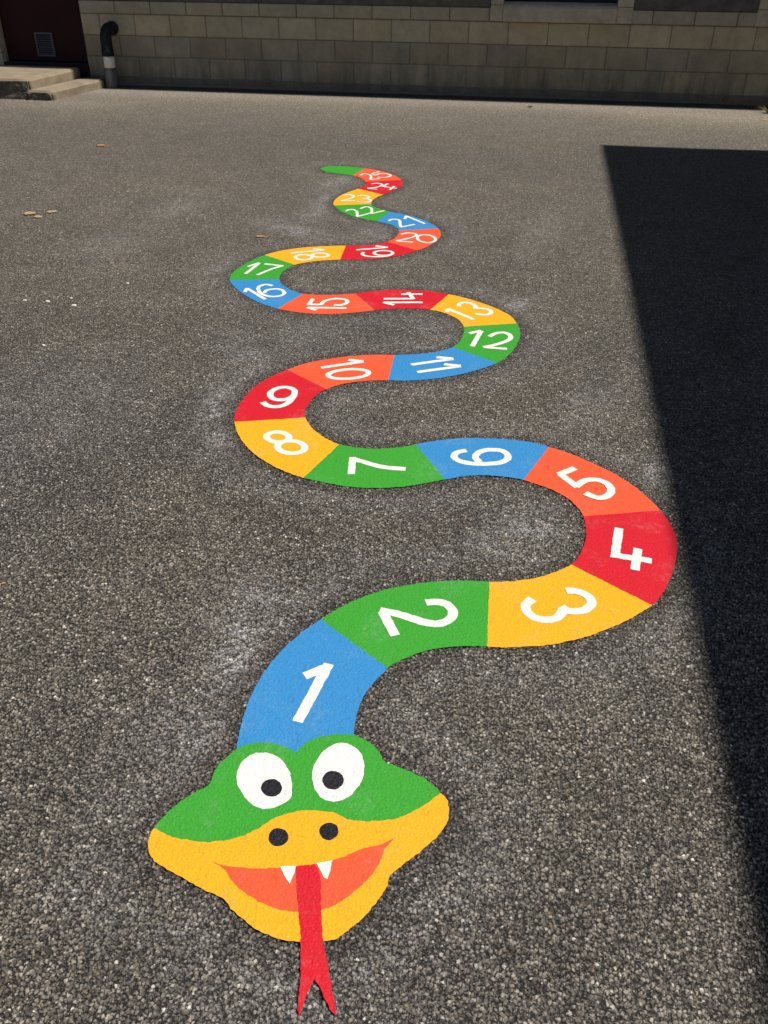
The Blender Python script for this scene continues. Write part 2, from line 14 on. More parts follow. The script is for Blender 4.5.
PUPILS = [[[-0.4412,1.2444],[-0.4403,1.239],[-0.4408,1.2337],[-0.4424,1.2287],[-0.4452,1.2244],[-0.449,1.2208],[-0.4535,1.2182],[-0.4587,1.2167],[-0.4642,1.2163],[-0.4697,1.2172],[-0.4751,1.2192],[-0.48,1.2222],[-0.4841,1.2262],[-0.4874,1.2308],[-0.4895,1.236],[-0.4905,1.2414],[-0.4901,1.2467],[-0.4886,1.2518],[-0.4858,1.2563],[-0.482,1.2599],[-0.4774,1.2626],[-0.4721,1.2642],[-0.4665,1.2645],[-0.4609,1.2636],[-0.4554,1.2615],[-0.4505,1.2584],[-0.4464,1.2543],[-0.4432,1.2496]],[[-0.3052,1.2902],[-0.3046,1.2842],[-0.3053,1.2784],[-0.3072,1.273],[-0.3103,1.2682],[-0.3143,1.2643],[-0.3191,1.2615],[-0.3244,1.2599],[-0.3301,1.2596],[-0.3357,1.2606],[-0.3411,1.2629],[-0.3459,1.2663],[-0.35,1.2706],[-0.3531,1.2758],[-0.355,1.2815],[-0.3558,1.2874],[-0.3552,1.2933],[-0.3534,1.2989],[-0.3503,1.3038],[-0.3463,1.3078],[-0.3414,1.3107],[-0.336,1.3123],[-0.3302,1.3126],[-0.3245,1.3116],[-0.319,1.3092],[-0.3142,1.3057],[-0.3101,1.3012],[-0.3071,1.2959]]]
NOSTRILS = [[[-0.3934,1.1202],[-0.3926,1.1153],[-0.393,1.1105],[-0.3944,1.1059],[-0.3969,1.1019],[-0.4003,1.0987],[-0.4043,1.0963],[-0.4089,1.0949],[-0.4138,1.0947],[-0.4188,1.0955],[-0.4236,1.0973],[-0.4279,1.1001],[-0.4316,1.1038],[-0.4345,1.108],[-0.4364,1.1128],[-0.4373,1.1177],[-0.437,1.1226],[-0.4356,1.1272],[-0.4331,1.1313],[-0.4298,1.1347],[-0.4256,1.1371],[-0.4209,1.1385],[-0.416,1.1388],[-0.4109,1.138],[-0.4061,1.136],[-0.4017,1.1331],[-0.398,1.1294],[-0.3952,1.125]],[[-0.2888,1.1533],[-0.2883,1.1485],[-0.2888,1.1438],[-0.2904,1.1394],[-0.293,1.1355],[-0.2964,1.1323],[-0.3004,1.13],[-0.3048,1.1287],[-0.3095,1.1284],[-0.3142,1.1292],[-0.3187,1.131],[-0.3227,1.1338],[-0.3261,1.1373],[-0.3287,1.1415],[-0.3303,1.1461],[-0.3309,1.1509],[-0.3304,1.1557],[-0.3289,1.1602],[-0.3263,1.1642],[-0.323,1.1674],[-0.3189,1.1698],[-0.3144,1.1712],[-0.3096,1.1714],[-0.3048,1.1706],[-0.3002,1.1687],[-0.2962,1.1659],[-0.2928,1.1622],[-0.2903,1.158]]]
NUMBERS = [[[['l',[[-0.4245,1.6624],[-0.4571,1.446]]],['l',[[-0.4785,1.6045],[-0.457,1.6215],[-0.4293,1.6461]]]]],[[['c',[[-0.1989,1.9612],[-0.1875,1.965],[-0.1761,1.9688],[-0.1653,1.9707],[-0.1553,1.9702],[-0.1459,1.9678],[-0.1375,1.9635],[-0.1294,1.9571],[-0.1222,1.9488],[-0.1173,1.9397],[-0.1154,1.9294],[-0.1157,1.9182],[-0.1178,1.908],[-0.1217,1.8992],[-0.1273,1.8912],[-0.1341,1.8845],[-0.1422,1.8789],[-0.1515,1.8746],[-0.1612,1.8718],[-0.171,1.8709],[-0.1811,1.8717],[-0.1914,1.8733],[-0.2015,1.8758],[-0.2117,1.8792],[-0.2229,1.8827],[-0.2357,1.8862],[-0.2495,1.8899],[-0.2624,1.8931],[-0.2735,1.8956],[-0.2836,1.8976],[-0.294,1.8992],[-0.3048,1.9003],[-0.3157,1.901],[-0.3267,1.9017]]],['l',[[-0.3184,1.8985],[-0.265,1.8034]]]]],[[['c',[[0.1107,2.0337],[0.1037,2.0238],[0.0967,2.0139],[0.0923,2.0038],[0.0917,1.993],[0.0937,1.9819],[0.0975,1.972],[0.1029,1.9633],[0.1102,1.9558],[0.1187,1.95],[0.129,1.9463],[0.1405,1.9443],[0.1515,1.9444],[0.1618,1.9469],[0.1717,1.9514],[0.18,1.957],[0.1862,1.9634],[0.1909,1.9708],[0.1947,1.9787],[0.1973,1.9873],[0.1989,1.9965],[0.2005,2.0057]]],['c',[[0.1947,2.0126],[0.2005,2.0059],[0.2063,1.9993],[0.2128,1.9949],[0.2204,1.9935],[0.2287,1.9943],[0.2375,1.9966],[0.2473,2.0002],[0.2576,2.0054],[0.2666,2.0121],[0.2742,2.0209],[0.2804,2.0312],[0.2839,2.0415],[0.2837,2.0513],[0.2808,2.0611],[0.2763,2.0696],[0.2706,2.0765],[0.2634,2.0821],[0.2557,2.0864],[0.2474,2.0893],[0.2387,2.0909],[0.2304,2.0915],[0.223,2.0909],[0.2161,2.0894],[0.2091,2.0878]]]]],[[['l',[[0.3846,2.4535],[0.3624,2.283]]],['l',[[0.3522,2.2975],[0.4766,2.2845]]],['l',[[0.4377,2.3444],[0.4208,2.2259]]]]],[[['l',[[0.2461,2.8208],[0.1864,2.7631]]],['l',[[0.1923,2.7674],[0.2525,2.6857]]],['c',[[0.2459,2.6877],[0.2555,2.7038],[0.2651,2.72],[0.2757,2.733],[0.2877,2.7419],[0.3007,2.7474],[0.3135,2.7495],[0.3265,2.7478],[0.3394,2.7426],[0.3503,2.735],[0.3589,2.7246],[0.3654,2.7117],[0.3692,2.6985],[0.3698,2.6849],[0.3677,2.6709],[0.3633,2.6584],[0.3564,2.6473],[0.3474,2.6376],[0.338,2.6309],[0.329,2.628],[0.3196,2.628],[0.3098,2.6304],[0.2995,2.6357],[0.2888,2.6433],[0.278,2.651]]]]],[[['c',[[-0.1613,2.8792],[-0.1714,2.8747],[-0.1813,2.8701],[-0.1897,2.8641],[-0.1964,2.8556],[-0.2014,2.8456],[-0.2038,2.8357],[-0.2031,2.826],[-0.1998,2.8164],[-0.1941,2.8079],[-0.1858,2.8008],[-0.1752,2.7947],[-0.1631,2.7902],[-0.1495,2.7875],[-0.1345,2.7863],[-0.1191,2.7865],[-0.1033,2.7881],[-0.087,2.7911],[-0.0714,2.795],[-0.0562,2.7996],[-0.0416,2.8052],[-0.029,2.8122],[-0.0185,2.8209],[-0.01,2.831],[-0.0044,2.8418],[-0.0022,2.8535],[-0.003,2.8658],[-0.0061,2.8769],[-0.0118,2.8866],[-0.0198,2.8949],[-0.0291,2.9009],[-0.0398,2.9037],[-0.0517,2.9041],[-0.0639,2.9027],[-0.0762,2.8996],[-0.0887,2.8947],[-0.0995,2.8883],[-0.1082,2.8801],[-0.1152,2.8705],[-0.1202,2.8605],[-0.1231,2.8507],[-0.124,2.8406],[-0.1227,2.8305],[-0.1184,2.8204],[-0.112,2.8104],[-0.1057,2.8004]]]]],[[['l',[[-0.5782,2.7543],[-0.5593,2.6329]]],['c',[[-0.5781,2.7417],[-0.5642,2.7372],[-0.5504,2.7326],[-0.5356,2.7276],[-0.5193,2.7214],[-0.502,2.7147],[-0.485,2.709],[-0.4694,2.7047],[-0.454,2.7014],[-0.4365,2.6995],[-0.4155,2.6995],[-0.3924,2.701],[-0.3694,2.7024]]]]],[[['o',[[-0.8525,2.859],[-0.8515,2.8503],[-0.8528,2.8419],[-0.8563,2.8342],[-0.8618,2.8276],[-0.869,2.8224],[-0.8776,2.8188],[-0.8872,2.8171],[-0.8972,2.8173],[-0.9072,2.8195],[-0.9167,2.8234],[-0.9253,2.8289],[-0.9324,2.8358],[-0.9378,2.8438],[-0.9412,2.8523],[-0.9424,2.8611],[-0.9412,2.8696],[-0.9379,2.8775],[-0.9324,2.8843],[-0.9251,2.8896],[-0.9164,2.8933],[-0.9067,2.895],[-0.8964,2.8947],[-0.8863,2.8925],[-0.8766,2.8884],[-0.8681,2.8827],[-0.861,2.8757],[-0.8557,2.8676]]],['o',[[-0.7721,2.7903],[-0.7712,2.7798],[-0.7729,2.7696],[-0.7772,2.7604],[-0.7838,2.7524],[-0.7925,2.7462],[-0.8028,2.7419],[-0.8142,2.7399],[-0.8261,2.7401],[-0.8381,2.7426],[-0.8494,2.7473],[-0.8595,2.7539],[-0.868,2.7622],[-0.8743,2.7718],[-0.8783,2.7821],[-0.8796,2.7926],[-0.8781,2.8029],[-0.8739,2.8124],[-0.8673,2.8206],[-0.8585,2.8271],[-0.848,2.8315],[-0.8364,2.8336],[-0.8241,2.8333],[-0.812,2.8306],[-0.8005,2.8257],[-0.7903,2.8188],[-0.782,2.8103],[-0.7758,2.8006]]]]],[[['o',[[-0.9304,3.2512],[-0.9276,3.2378],[-0.9274,3.2241],[-0.9297,3.2106],[-0.9345,3.198],[-0.9414,3.187],[-0.9502,3.178],[-0.9604,3.1715],[-0.9715,3.1678],[-0.9829,3.1671],[-0.9942,3.1694],[-1.0047,3.1746],[-1.014,3.1825],[-1.0216,3.1927],[-1.0271,3.2046],[-1.0302,3.2178],[-1.0308,3.2316],[-1.0287,3.2453],[-1.0241,3.2582],[-1.0172,3.2696],[-1.0084,3.2789],[-0.998,3.2857],[-0.9866,3.2895],[-0.9748,3.2902],[-0.9633,3.2877],[-0.9526,3.2822],[-0.9432,3.274],[-0.9357,3.2634]]],['c',[[-0.9346,3.2634],[-0.9307,3.2475],[-0.9269,3.2317],[-0.9247,3.2149],[-0.9247,3.1958],[-0.9262,3.1757],[-0.9294,3.1575],[-0.9346,3.1415],[-0.9416,3.1273],[-0.9499,3.1159],[-0.9601,3.1078],[-0.9717,3.1025],[-0.983,3.0999],[-0.9936,3.1005],[-1.0039,3.1038],[-1.0137,3.1088],[-1.0227,3.1158],[-1.0312,3.1245],[-1.0397,3.1333]]]]],[[['l',[[-0.7011,3.6126],[-0.8756,3.5123]]],['l',[[-0.7715,3.6173],[-0.7011,3.6126]]]],[['o',[[-0.6544,3.4985],[-0.6543,3.4872],[-0.6586,3.4751],[-0.667,3.4627],[-0.6791,3.4508],[-0.6942,3.4398],[-0.7116,3.4304],[-0.7304,3.423],[-0.7498,3.4179],[-0.7687,3.4153],[-0.7863,3.4155],[-0.8017,3.4184],[-0.8141,3.4238],[-0.8229,3.4315],[-0.8277,3.4412],[-0.8282,3.4524],[-0.8243,3.4645],[-0.8162,3.4769],[-0.8043,3.4891],[-0.7892,3.5002],[-0.7715,3.5099],[-0.7524,3.5176],[-0.7326,3.5229],[-0.7133,3.5255],[-0.6954,3.5252],[-0.6798,3.5222],[-0.6674,3.5165],[-0.6588,3.5085]]]]],[[['l',[[-0.2971,3.7157],[-0.4792,3.6169]]],['l',[[-0.3748,3.7195],[-0.2971,3.7157]]]],[['l',[[-0.2566,3.642],[-0.442,3.5427]]],['l',[[-0.3323,3.6478],[-0.2566,3.642]]]]],[[['l',[[-0.1953,4.0773],[-0.2229,3.876]]],['l',[[-0.2495,4.032],[-0.1953,4.0773]]]],[['c',[[-0.1504,4.0126],[-0.1423,4.0274],[-0.134,4.0423],[-0.1245,4.0548],[-0.1128,4.0644],[-0.0998,4.0714],[-0.0873,4.0742],[-0.0755,4.0716],[-0.0643,4.0648],[-0.0558,4.0548],[-0.0501,4.0407],[-0.0471,4.0235],[-0.0477,4.0066],[-0.0527,3.9912],[-0.0611,3.976],[-0.0718,3.9608],[-0.0847,3.9451],[-0.0998,3.9293],[-0.1158,3.9144],[-0.1329,3.9011],[-0.151,3.8887],[-0.1691,3.8763]]],['l',[[-0.1691,3.8763],[-0.058,3.8731]]]]],[[['l',[[-0.3883,4.3452],[-0.2455,4.2214]]],['l',[[-0.3896,4.3008],[-0.3883,4.3452]]]],[['c',[[-0.3357,4.3927],[-0.3374,4.406],[-0.339,4.4192],[-0.3375,4.4308],[-0.3309,4.4408],[-0.321,4.449],[-0.3103,4.4535],[-0.2988,4.4532],[-0.2865,4.4492],[-0.275,4.4423],[-0.2639,4.4319],[-0.2537,4.4186],[-0.2472,4.4055],[-0.2463,4.3936],[-0.249,4.3819],[-0.2517,4.3702]]],['c',[[-0.2479,4.3761],[-0.2368,4.3787],[-0.2258,4.3814],[-0.2146,4.3822],[-0.2025,4.3806],[-0.1904,4.3771],[-0.1801,4.3714],[-0.1721,4.3629],[-0.166,4.3522],[-0.1628,4.3406],[-0.1631,4.3274],[-0.1663,4.3133],[-0.1724,4.3021],[-0.1823,4.295],[-0.195,4.2907],[-0.2076,4.289],[-0.2191,4.2907],[-0.2304,4.295],[-0.2417,4.2994]]]]],[[['l',[[-0.7374,4.3757],[-0.5329,4.4132]]],['l',[[-0.6763,4.3488],[-0.7374,4.3757]]]],[['l',[[-0.7467,4.4305],[-0.5877,4.4597]]],['l',[[-0.5869,4.4539],[-0.6295,4.55]]],['l',[[-0.6638,4.5127],[-0.5488,4.5338]]]]],[[['l',[[-1.1176,4.2303],[-0.9126,4.2593]]],['l',[[-1.0613,4.2008],[-1.1176,4.2303]]]],[['l',[[-1.1178,4.3623],[-1.1204,4.2673]]],['l',[[-1.1244,4.2753],[-1.0491,4.2833]]],['c',[[-1.0542,4.2824],[-1.0542,4.2974],[-1.0543,4.3125],[-1.0517,4.3268],[-1.0453,4.3405],[-1.0361,4.3534],[-1.025,4.3644],[-1.0117,4.3736],[-0.9964,4.3808],[-0.9812,4.3844],[-0.9656,4.3835],[-0.95,4.3789],[-0.9379,4.3714],[-0.9302,4.3603],[-0.9259,4.3463],[-0.9256,4.3323],[-0.9302,4.3179],[-0.9388,4.3034],[-0.949,4.293],[-0.9606,4.289],[-0.9738,4.2889],[-0.9871,4.2889]]]]],[[['l',[[-1.5132,4.4547],[-1.3658,4.306]]],['l',[[-1.5075,4.3937],[-1.5132,4.4547]]]],[['c',[[-1.3876,4.5205],[-1.4002,4.5268],[-1.4127,4.5331],[-1.4245,4.5344],[-1.4363,4.528],[-1.4473,4.5166],[-1.4544,4.5031],[-1.4564,4.4881],[-1.4547,4.4711],[-1.4497,4.4529],[-1.4411,4.4325],[-1.4293,4.411],[-1.4159,4.3924],[-1.4008,4.3774],[-1.3841,4.3651],[-1.3677,4.3571],[-1.3517,4.3539],[-1.3358,4.3548],[-1.3218,4.359],[-1.3097,4.3668],[-1.2993,4.3779],[-1.2927,4.3904],[-1.2907,4.4049],[-1.2925,4.4209],[-1.2973,4.4357],[-1.3057,4.4492],[-1.3172,4.4615],[-1.329,4.47],[-1.3407,4.4736],[-1.3527,4.4734],[-1.3646,4.4702],[-1.3773,4.464],[-1.3897,4.4549],[-1.3985,4.4438],[-1.4011,4.4306],[-1.4,4.4155],[-1.3989,4.4005]]]]],[[['l',[[-1.5706,4.887],[-1.5936,4.6816]]],['l',[[-1.6183,4.8084],[-1.5706,4.887]]]],[['l',[[-1.536,4.8778],[-1.4166,4.8592]]],['c',[[-1.4214,4.8583],[-1.4367,4.8391],[-1.4519,4.82],[-1.4679,4.7943],[-1.4853,4.7578],[-1.5033,4.7151],[-1.5211,4.673]]]]],[[['l',[[-1.2487,5.2011],[-1.4359,5.1036]]],['l',[[-1.3215,5.208],[-1.2487,5.2011]]]],[['o',[[-1.2891,5.0499],[-1.2877,5.0387],[-1.2889,5.0276],[-1.2925,5.0173],[-1.2985,5.0081],[-1.3064,5.0005],[-1.316,4.995],[-1.3266,4.9917],[-1.3379,4.9909],[-1.3493,4.9926],[-1.3601,4.9966],[-1.3699,5.0029],[-1.3782,5.011],[-1.3845,5.0207],[-1.3886,5.0314],[-1.3902,5.0426],[-1.3892,5.0537],[-1.3856,5.0642],[-1.3797,5.0736],[-1.3718,5.0813],[-1.3621,5.087],[-1.3513,5.0903],[-1.3398,5.0911],[-1.3283,5.0894],[-1.3173,5.0852],[-1.3075,5.0788],[-1.2992,5.0705],[-1.293,5.0607]]],['o',[[-1.2009,5.1039],[-1.2001,5.0948],[-1.2018,5.0858],[-1.2058,5.0773],[-1.2119,5.0696],[-1.2199,5.0633],[-1.2293,5.0585],[-1.2396,5.0555],[-1.2504,5.0545],[-1.2612,5.0556],[-1.2713,5.0586],[-1.2804,5.0634],[-1.2878,5.0698],[-1.2934,5.0775],[-1.2967,5.086],[-1.2976,5.0951],[-1.2961,5.1042],[-1.2922,5.1128],[-1.2861,5.1205],[-1.2781,5.127],[-1.2686,5.1319],[-1.2581,5.1349],[-1.2472,5.1359],[-1.2363,5.1348],[-1.2261,5.1317],[-1.217,5.1268],[-1.2096,5.1203],[-1.2041,5.1125]]]]],[[['l',[[-0.8716,5.3253],[-1.0546,5.2381]]],['l',[[-0.9505,5.3405],[-0.8716,5.3253]]]],[['o',[[-0.8222,5.2205],[-0.8219,5.2097],[-0.8245,5.199],[-0.8298,5.1888],[-0.8376,5.1797],[-0.8474,5.1721],[-0.8588,5.1665],[-0.8711,5.163],[-0.8839,5.1618],[-0.8965,5.163],[-0.9082,5.1666],[-0.9185,5.1723],[-0.9268,5.1799],[-0.9328,5.1891],[-0.9361,5.1993],[-0.9366,5.2101],[-0.9341,5.2209],[-0.9289,5.2312],[-0.9212,5.2405],[-0.9113,5.2482],[-0.8998,5.254],[-0.8873,5.2576],[-0.8743,5.2588],[-0.8616,5.2575],[-0.8497,5.2538],[-0.8394,5.2479],[-0.8311,5.2401],[-0.8253,5.2308]]],['c',[[-0.8204,5.2094],[-0.8262,5.191],[-0.8321,5.1726],[-0.8419,5.1571],[-0.8581,5.1452],[-0.8783,5.136],[-0.8989,5.1296],[-0.9197,5.1256],[-0.9411,5.1244],[-0.9601,5.1267],[-0.9768,5.1335],[-0.9912,5.1439],[-1.001,5.1558],[-1.0039,5.1691],[-1.0021,5.1839],[-1.0003,5.1989]]]]],[[['c',[[-0.8309,5.6152],[-0.8216,5.6282],[-0.8121,5.6413],[-0.8003,5.6501],[-0.7831,5.653],[-0.7635,5.6516],[-0.7479,5.6469],[-0.7383,5.6389],[-0.7327,5.6276],[-0.7312,5.6145],[-0.7342,5.5995],[-0.7413,5.5828],[-0.7506,5.5661],[-0.7619,5.5499],[-0.7754,5.5337],[-0.79,5.5177],[-0.806,5.502],[-0.8232,5.4864],[-0.8403,5.4709]]],['l',[[-0.8398,5.4679],[-0.7306,5.4574]]]],[['o',[[-0.5977,5.5431],[-0.5975,5.525],[-0.6004,5.5083],[-0.606,5.4938],[-0.6143,5.4823],[-0.6246,5.4743],[-0.6366,5.4701],[-0.6496,5.4699],[-0.663,5.4739],[-0.6762,5.4817],[-0.6885,5.493],[-0.6993,5.5073],[-0.7081,5.524],[-0.7144,5.5421],[-0.7179,5.5608],[-0.7184,5.5792],[-0.7158,5.5963],[-0.7102,5.6112],[-0.702,5.6232],[-0.6914,5.6315],[-0.6792,5.6359],[-0.6659,5.636],[-0.6521,5.6318],[-0.6387,5.6236],[-0.6262,5.6118],[-0.6155,5.597],[-0.6068,5.58],[-0.6008,5.5618]]]]],[[['c',[[-0.9608,5.9062],[-0.9564,5.9232],[-0.9519,5.9403],[-0.9445,5.9519],[-0.9317,5.956],[-0.9161,5.9544],[-0.9028,5.9481],[-0.8941,5.9364],[-0.8879,5.9199],[-0.8827,5.9017],[-0.8791,5.8819],[-0.8765,5.8604],[-0.8731,5.8388],[-0.8676,5.8176],[-0.8612,5.7962],[-0.8548,5.775]]],['l',[[-0.8569,5.7747],[-0.7749,5.8573]]]],[['l',[[-0.8619,6.0505],[-0.7096,5.8847]]],['l',[[-0.861,5.9716],[-0.8619,6.0505]]]]],[[['c',[[-1.2991,6.0937],[-1.2926,6.1124],[-1.286,6.1312],[-1.2778,6.1434],[-1.2667,6.1463],[-1.2539,6.1425],[-1.2421,6.1335],[-1.2319,6.1199],[-1.2226,6.1012],[-1.2141,6.0769],[-1.2066,6.0453],[-1.2,6.0084],[-1.1935,5.9719]]],['l',[[-1.1948,5.9677],[-1.1098,6.0844]]]],[['c',[[-1.2101,6.1772],[-1.2012,6.1986],[-1.1923,6.22],[-1.1823,6.2333],[-1.1699,6.2342],[-1.1565,6.2268],[-1.1448,6.2149],[-1.136,6.1995],[-1.1289,6.1797],[-1.1229,6.1561],[-1.118,6.1277],[-1.1143,6.0956],[-1.1105,6.0639]]],['l',[[-1.112,6.0596],[-1.0312,6.1568]]]]],[[['c',[[-1.4011,6.516],[-1.3916,6.5276],[-1.3821,6.5392],[-1.3714,6.5449],[-1.3574,6.5417],[-1.3423,6.5325],[-1.3307,6.5201],[-1.324,6.5047],[-1.3209,6.486],[-1.3224,6.4666],[-1.3301,6.4465],[-1.3422,6.4256],[-1.3546,6.4062],[-1.366,6.3896],[-1.3776,6.3745],[-1.3892,6.3594]]],['l',[[-1.3872,6.3553],[-1.2884,6.3785]]]],[['c',[[-1.2988,6.5262],[-1.2832,6.5343],[-1.2677,6.5424],[-1.2525,6.5443],[-1.2361,6.5363],[-1.2202,6.522],[-1.21,6.5063],[-1.208,6.4887],[-1.2117,6.4697],[-1.218,6.4547],[-1.2269,6.447],[-1.2386,6.4433],[-1.2502,6.4396]]],['c',[[-1.2214,6.4541],[-1.2044,6.4406],[-1.1875,6.4272],[-1.1765,6.4132],[-1.1739,6.3972],[-1.1772,6.3806],[-1.1843,6.3673],[-1.196,6.3582],[-1.2116,6.3523],[-1.2273,6.3503],[-1.2419,6.3538],[-1.2566,6.3611],[-1.2713,6.3685]]]]],[[['c',[[-1.2608,6.8969],[-1.2496,6.9087],[-1.2384,6.9205],[-1.2265,6.9272],[-1.2125,6.9264],[-1.1978,6.9204],[-1.1862,6.9112],[-1.1786,6.8992],[-1.174,6.8839],[-1.1742,6.8666],[-1.18,6.846],[-1.1905,6.8234],[-1.2045,6.8028],[-1.223,6.7861],[-1.2451,6.7712],[-1.2671,6.7565]]],['l',[[-1.2666,6.7537],[-1.1873,6.7376]]]],[['l',[[-1.1372,6.9325],[-1.1606,6.8285]]],['l',[[-1.1636,6.8337],[-1.0455,6.7931]]],['l',[[-1.0727,6.8569],[-1.0911,6.7391]]]]],[[['c',[[-1.4017,7.1664],[-1.3961,7.1863],[-1.3904,7.2063],[-1.3816,7.218],[-1.367,7.2175],[-1.3493,7.2088],[-1.3338,7.1953],[-1.3222,7.1781],[-1.3128,7.1563],[-1.3057,7.1314],[-1.3016,7.1029],[-1.2997,7.0713],[-1.2979,7.0401]]],['l',[[-1.2988,7.0369],[-1.2234,7.0759]]]],[['l',[[-1.2702,7.3106],[-1.3214,7.2297]]],['l',[[-1.3203,7.2235],[-1.2742,7.1752]]],['c',[[-1.2753,7.1813],[-1.268,7.2014],[-1.2608,7.2217],[-1.2513,7.2368],[-1.2383,7.2447],[-1.2232,7.2474],[-1.2078,7.2451],[-1.1913,7.2372],[-1.1747,7.2244],[-1.163,7.2092],[-1.1582,7.1912],[-1.1583,7.1709],[-1.1626,7.1527],[-1.1719,7.137],[-1.1855,7.1234],[-1.2006,7.1142],[-1.2169,7.112],[-1.2348,7.1143],[-1.2527,7.1166]]]]]]
CAM_H = 1.6502
CAM_M = [[0.9859,0.1673,0.005],[-0.0976,0.5506,0.829],[-0.1359,0.8178,-0.5592]]
WALL_Y = 11.3180

random.seed(7)
scene = bpy.context.scene
COL = scene.collection

# ---------------------------------------------------------------- object helpers
def link(o):
    COL.objects.link(o)
    return o

def mesh_obj(name, verts, faces, mats=(), parent=None, smooth=False):
    me = bpy.data.meshes.new(name)
    me.from_pydata([tuple(v) for v in verts], [], [tuple(f) for f in faces])
    me.update()
    for m in mats:
        me.materials.append(m)
    if smooth:
        for p in me.polygons:
            p.use_smooth = True
    o = link(bpy.data.objects.new(name, me))
    if parent:
        put(o, parent)
    return o

def bm_obj(name, bm, mats=(), parent=None, smooth=False):
    me = bpy.data.meshes.new(name)
    bm.to_mesh(me)
    bm.free()
    for m in mats:
        me.materials.append(m)
    if smooth:
        for p in me.polygons:
            p.use_smooth = True
    o = link(bpy.data.objects.new(name, me))
    if parent:
        put(o, parent)
    return o

def put(o, parent):
    """geometry is written in world metres: keep it there under a located Empty"""
    root = parent
    off = Vector((0, 0, 0))
    while root is not None:
        off += root.location
        root = root.parent
    o.parent = parent
    o.location = -off

def thing(name, label, cat, loc=(0, 0, 0), group=None):
    o = link(bpy.data.objects.new(name, None))
    o.location = loc
    o.empty_display_size = 0.2
    tag(o, label, cat, group)
    return o

def tag(o, label=None, cat=None, group=None, kind=None):
    for k, v in (('label', label), ('category', cat), ('group', group), ('kind', kind)):
        if v:
            o[k] = v
    return o

# ---------------------------------------------------------------- node helpers
class NT:
    def __init__(self, name):
        self.m = bpy.data.materials.new(name)
        self.m.use_nodes = True
        self.t = self.m.node_tree
        self.t.nodes.clear()
        self.out = self.n('ShaderNodeOutputMaterial')
        self.b = self.n('ShaderNodeBsdfPrincipled')
        self.l(self.b.outputs[0], self.out.inputs[0])
        self.pos = self.n('ShaderNodeNewGeometry').outputs['Position']
    def n(self, t, **kw):
        x = self.t.nodes.new(t)
        for k, v in kw.items():
            setattr(x, k, v)
        return x
    def l(self, a, b):
        self.t.links.new(a, b)
    def s(self, sock, v):
        if hasattr(v, 'links'):
            self.l(v, sock)
        else:
            sock.default_value = v
    def math(self, op, a, b=0.0, c=0.0, clamp=False):
        x = self.n('ShaderNodeMath', operation=op, use_clamp=clamp)
        self.s(x.inputs[0], a); self.s(x.inputs[1], b); self.s(x.inputs[2], c)
        return x.outputs[0]
    def noise(self, scale, detail=4, rough=.5, vec=None, dist=0.0):
        x = self.n('ShaderNodeTexNoise')
        x.inputs['Scale'].default_value = scale
        x.inputs['Detail'].default_value = detail
        x.inputs['Roughness'].default_value = rough
        x.inputs['Distortion'].default_value = dist
        self.l(vec or self.pos, x.inputs['Vector'])
        return x
    def vor(self, scale, feature='F1', vec=None, rnd=1.0, dims='3D'):
        x = self.n('ShaderNodeTexVoronoi', feature=feature, voronoi_dimensions=dims)
        x.inputs['Scale'].default_value = scale
        x.inputs['Randomness'].default_value = rnd
        self.l(vec or self.pos, x.inputs['Vector'])
        return x
    def ramp(self, fac, stops, interp='LINEAR'):
        x = self.n('ShaderNodeValToRGB')
        x.color_ramp.interpolation = interp
        e = x.color_ramp.elements
        while len(e) < len(stops):
            e.new(0.5)
        for el, (p, c) in zip(e, stops):
            el.position = p
            el.color = (*c, 1) if len(c) == 3 else c
        self.l(fac, x.inputs[0])
        return x.outputs[0]
    def mix(self, fac, a, b, mode='MIX'):
        x = self.n('ShaderNodeMix', data_type='RGBA', blend_type=mode)
        x.clamp_factor = True
        self.s(x.inputs[0], fac)
        for sock, v in ((x.inputs[6], a), (x.inputs[7], b)):
            if isinstance(v, tuple):
                sock.default_value = (*v, 1) if len(v) == 3 else v
            else:
                self.l(v, sock)
        return x.outputs[2]
    def maprange(self, v, a, b, c=0.0, d=1.0):
        x = self.n('ShaderNodeMapRange')
        self.s(x.inputs[0], v)
        for i, q in enumerate((a, b, c, d)):
            x.inputs[1 + i].default_value = q
        return x.outputs[0]
    def bump(self, h, strength=1.0, dist=0.01, prev=None):
        x = self.n('ShaderNodeBump')
        x.inputs['Strength'].default_value = strength
        x.inputs['Distance'].default_value = dist
        self.l(h, x.inputs['Height'])
        if prev:
            self.l(prev, x.inputs['Normal'])
        return x.outputs[0]
    def attr(self, name):
        return self.n('ShaderNodeAttribute', attribute_name=name)
    def flat(self):
        """ground-plane coordinate, slightly warped so stones are not all alike"""
        w = self.noise(150, 3, .6)
        c = self.n('ShaderNodeVectorMath', operation='SUBTRACT')
        self.l(w.outputs['Color'], c.inputs[0]); c.inputs[1].default_value = (.5, .5, .5)
        v = self.n('ShaderNodeVectorMath', operation='SCALE')
        self.l(c.outputs[0], v.inputs[0]); v.inputs['Scale'].default_value = 0.0105
        a = self.n('ShaderNodeVectorMath', operation='ADD')
        self.l(self.pos, a.inputs[0]); self.l(v.outputs[0], a.inputs[1])
        return a.outputs[0]

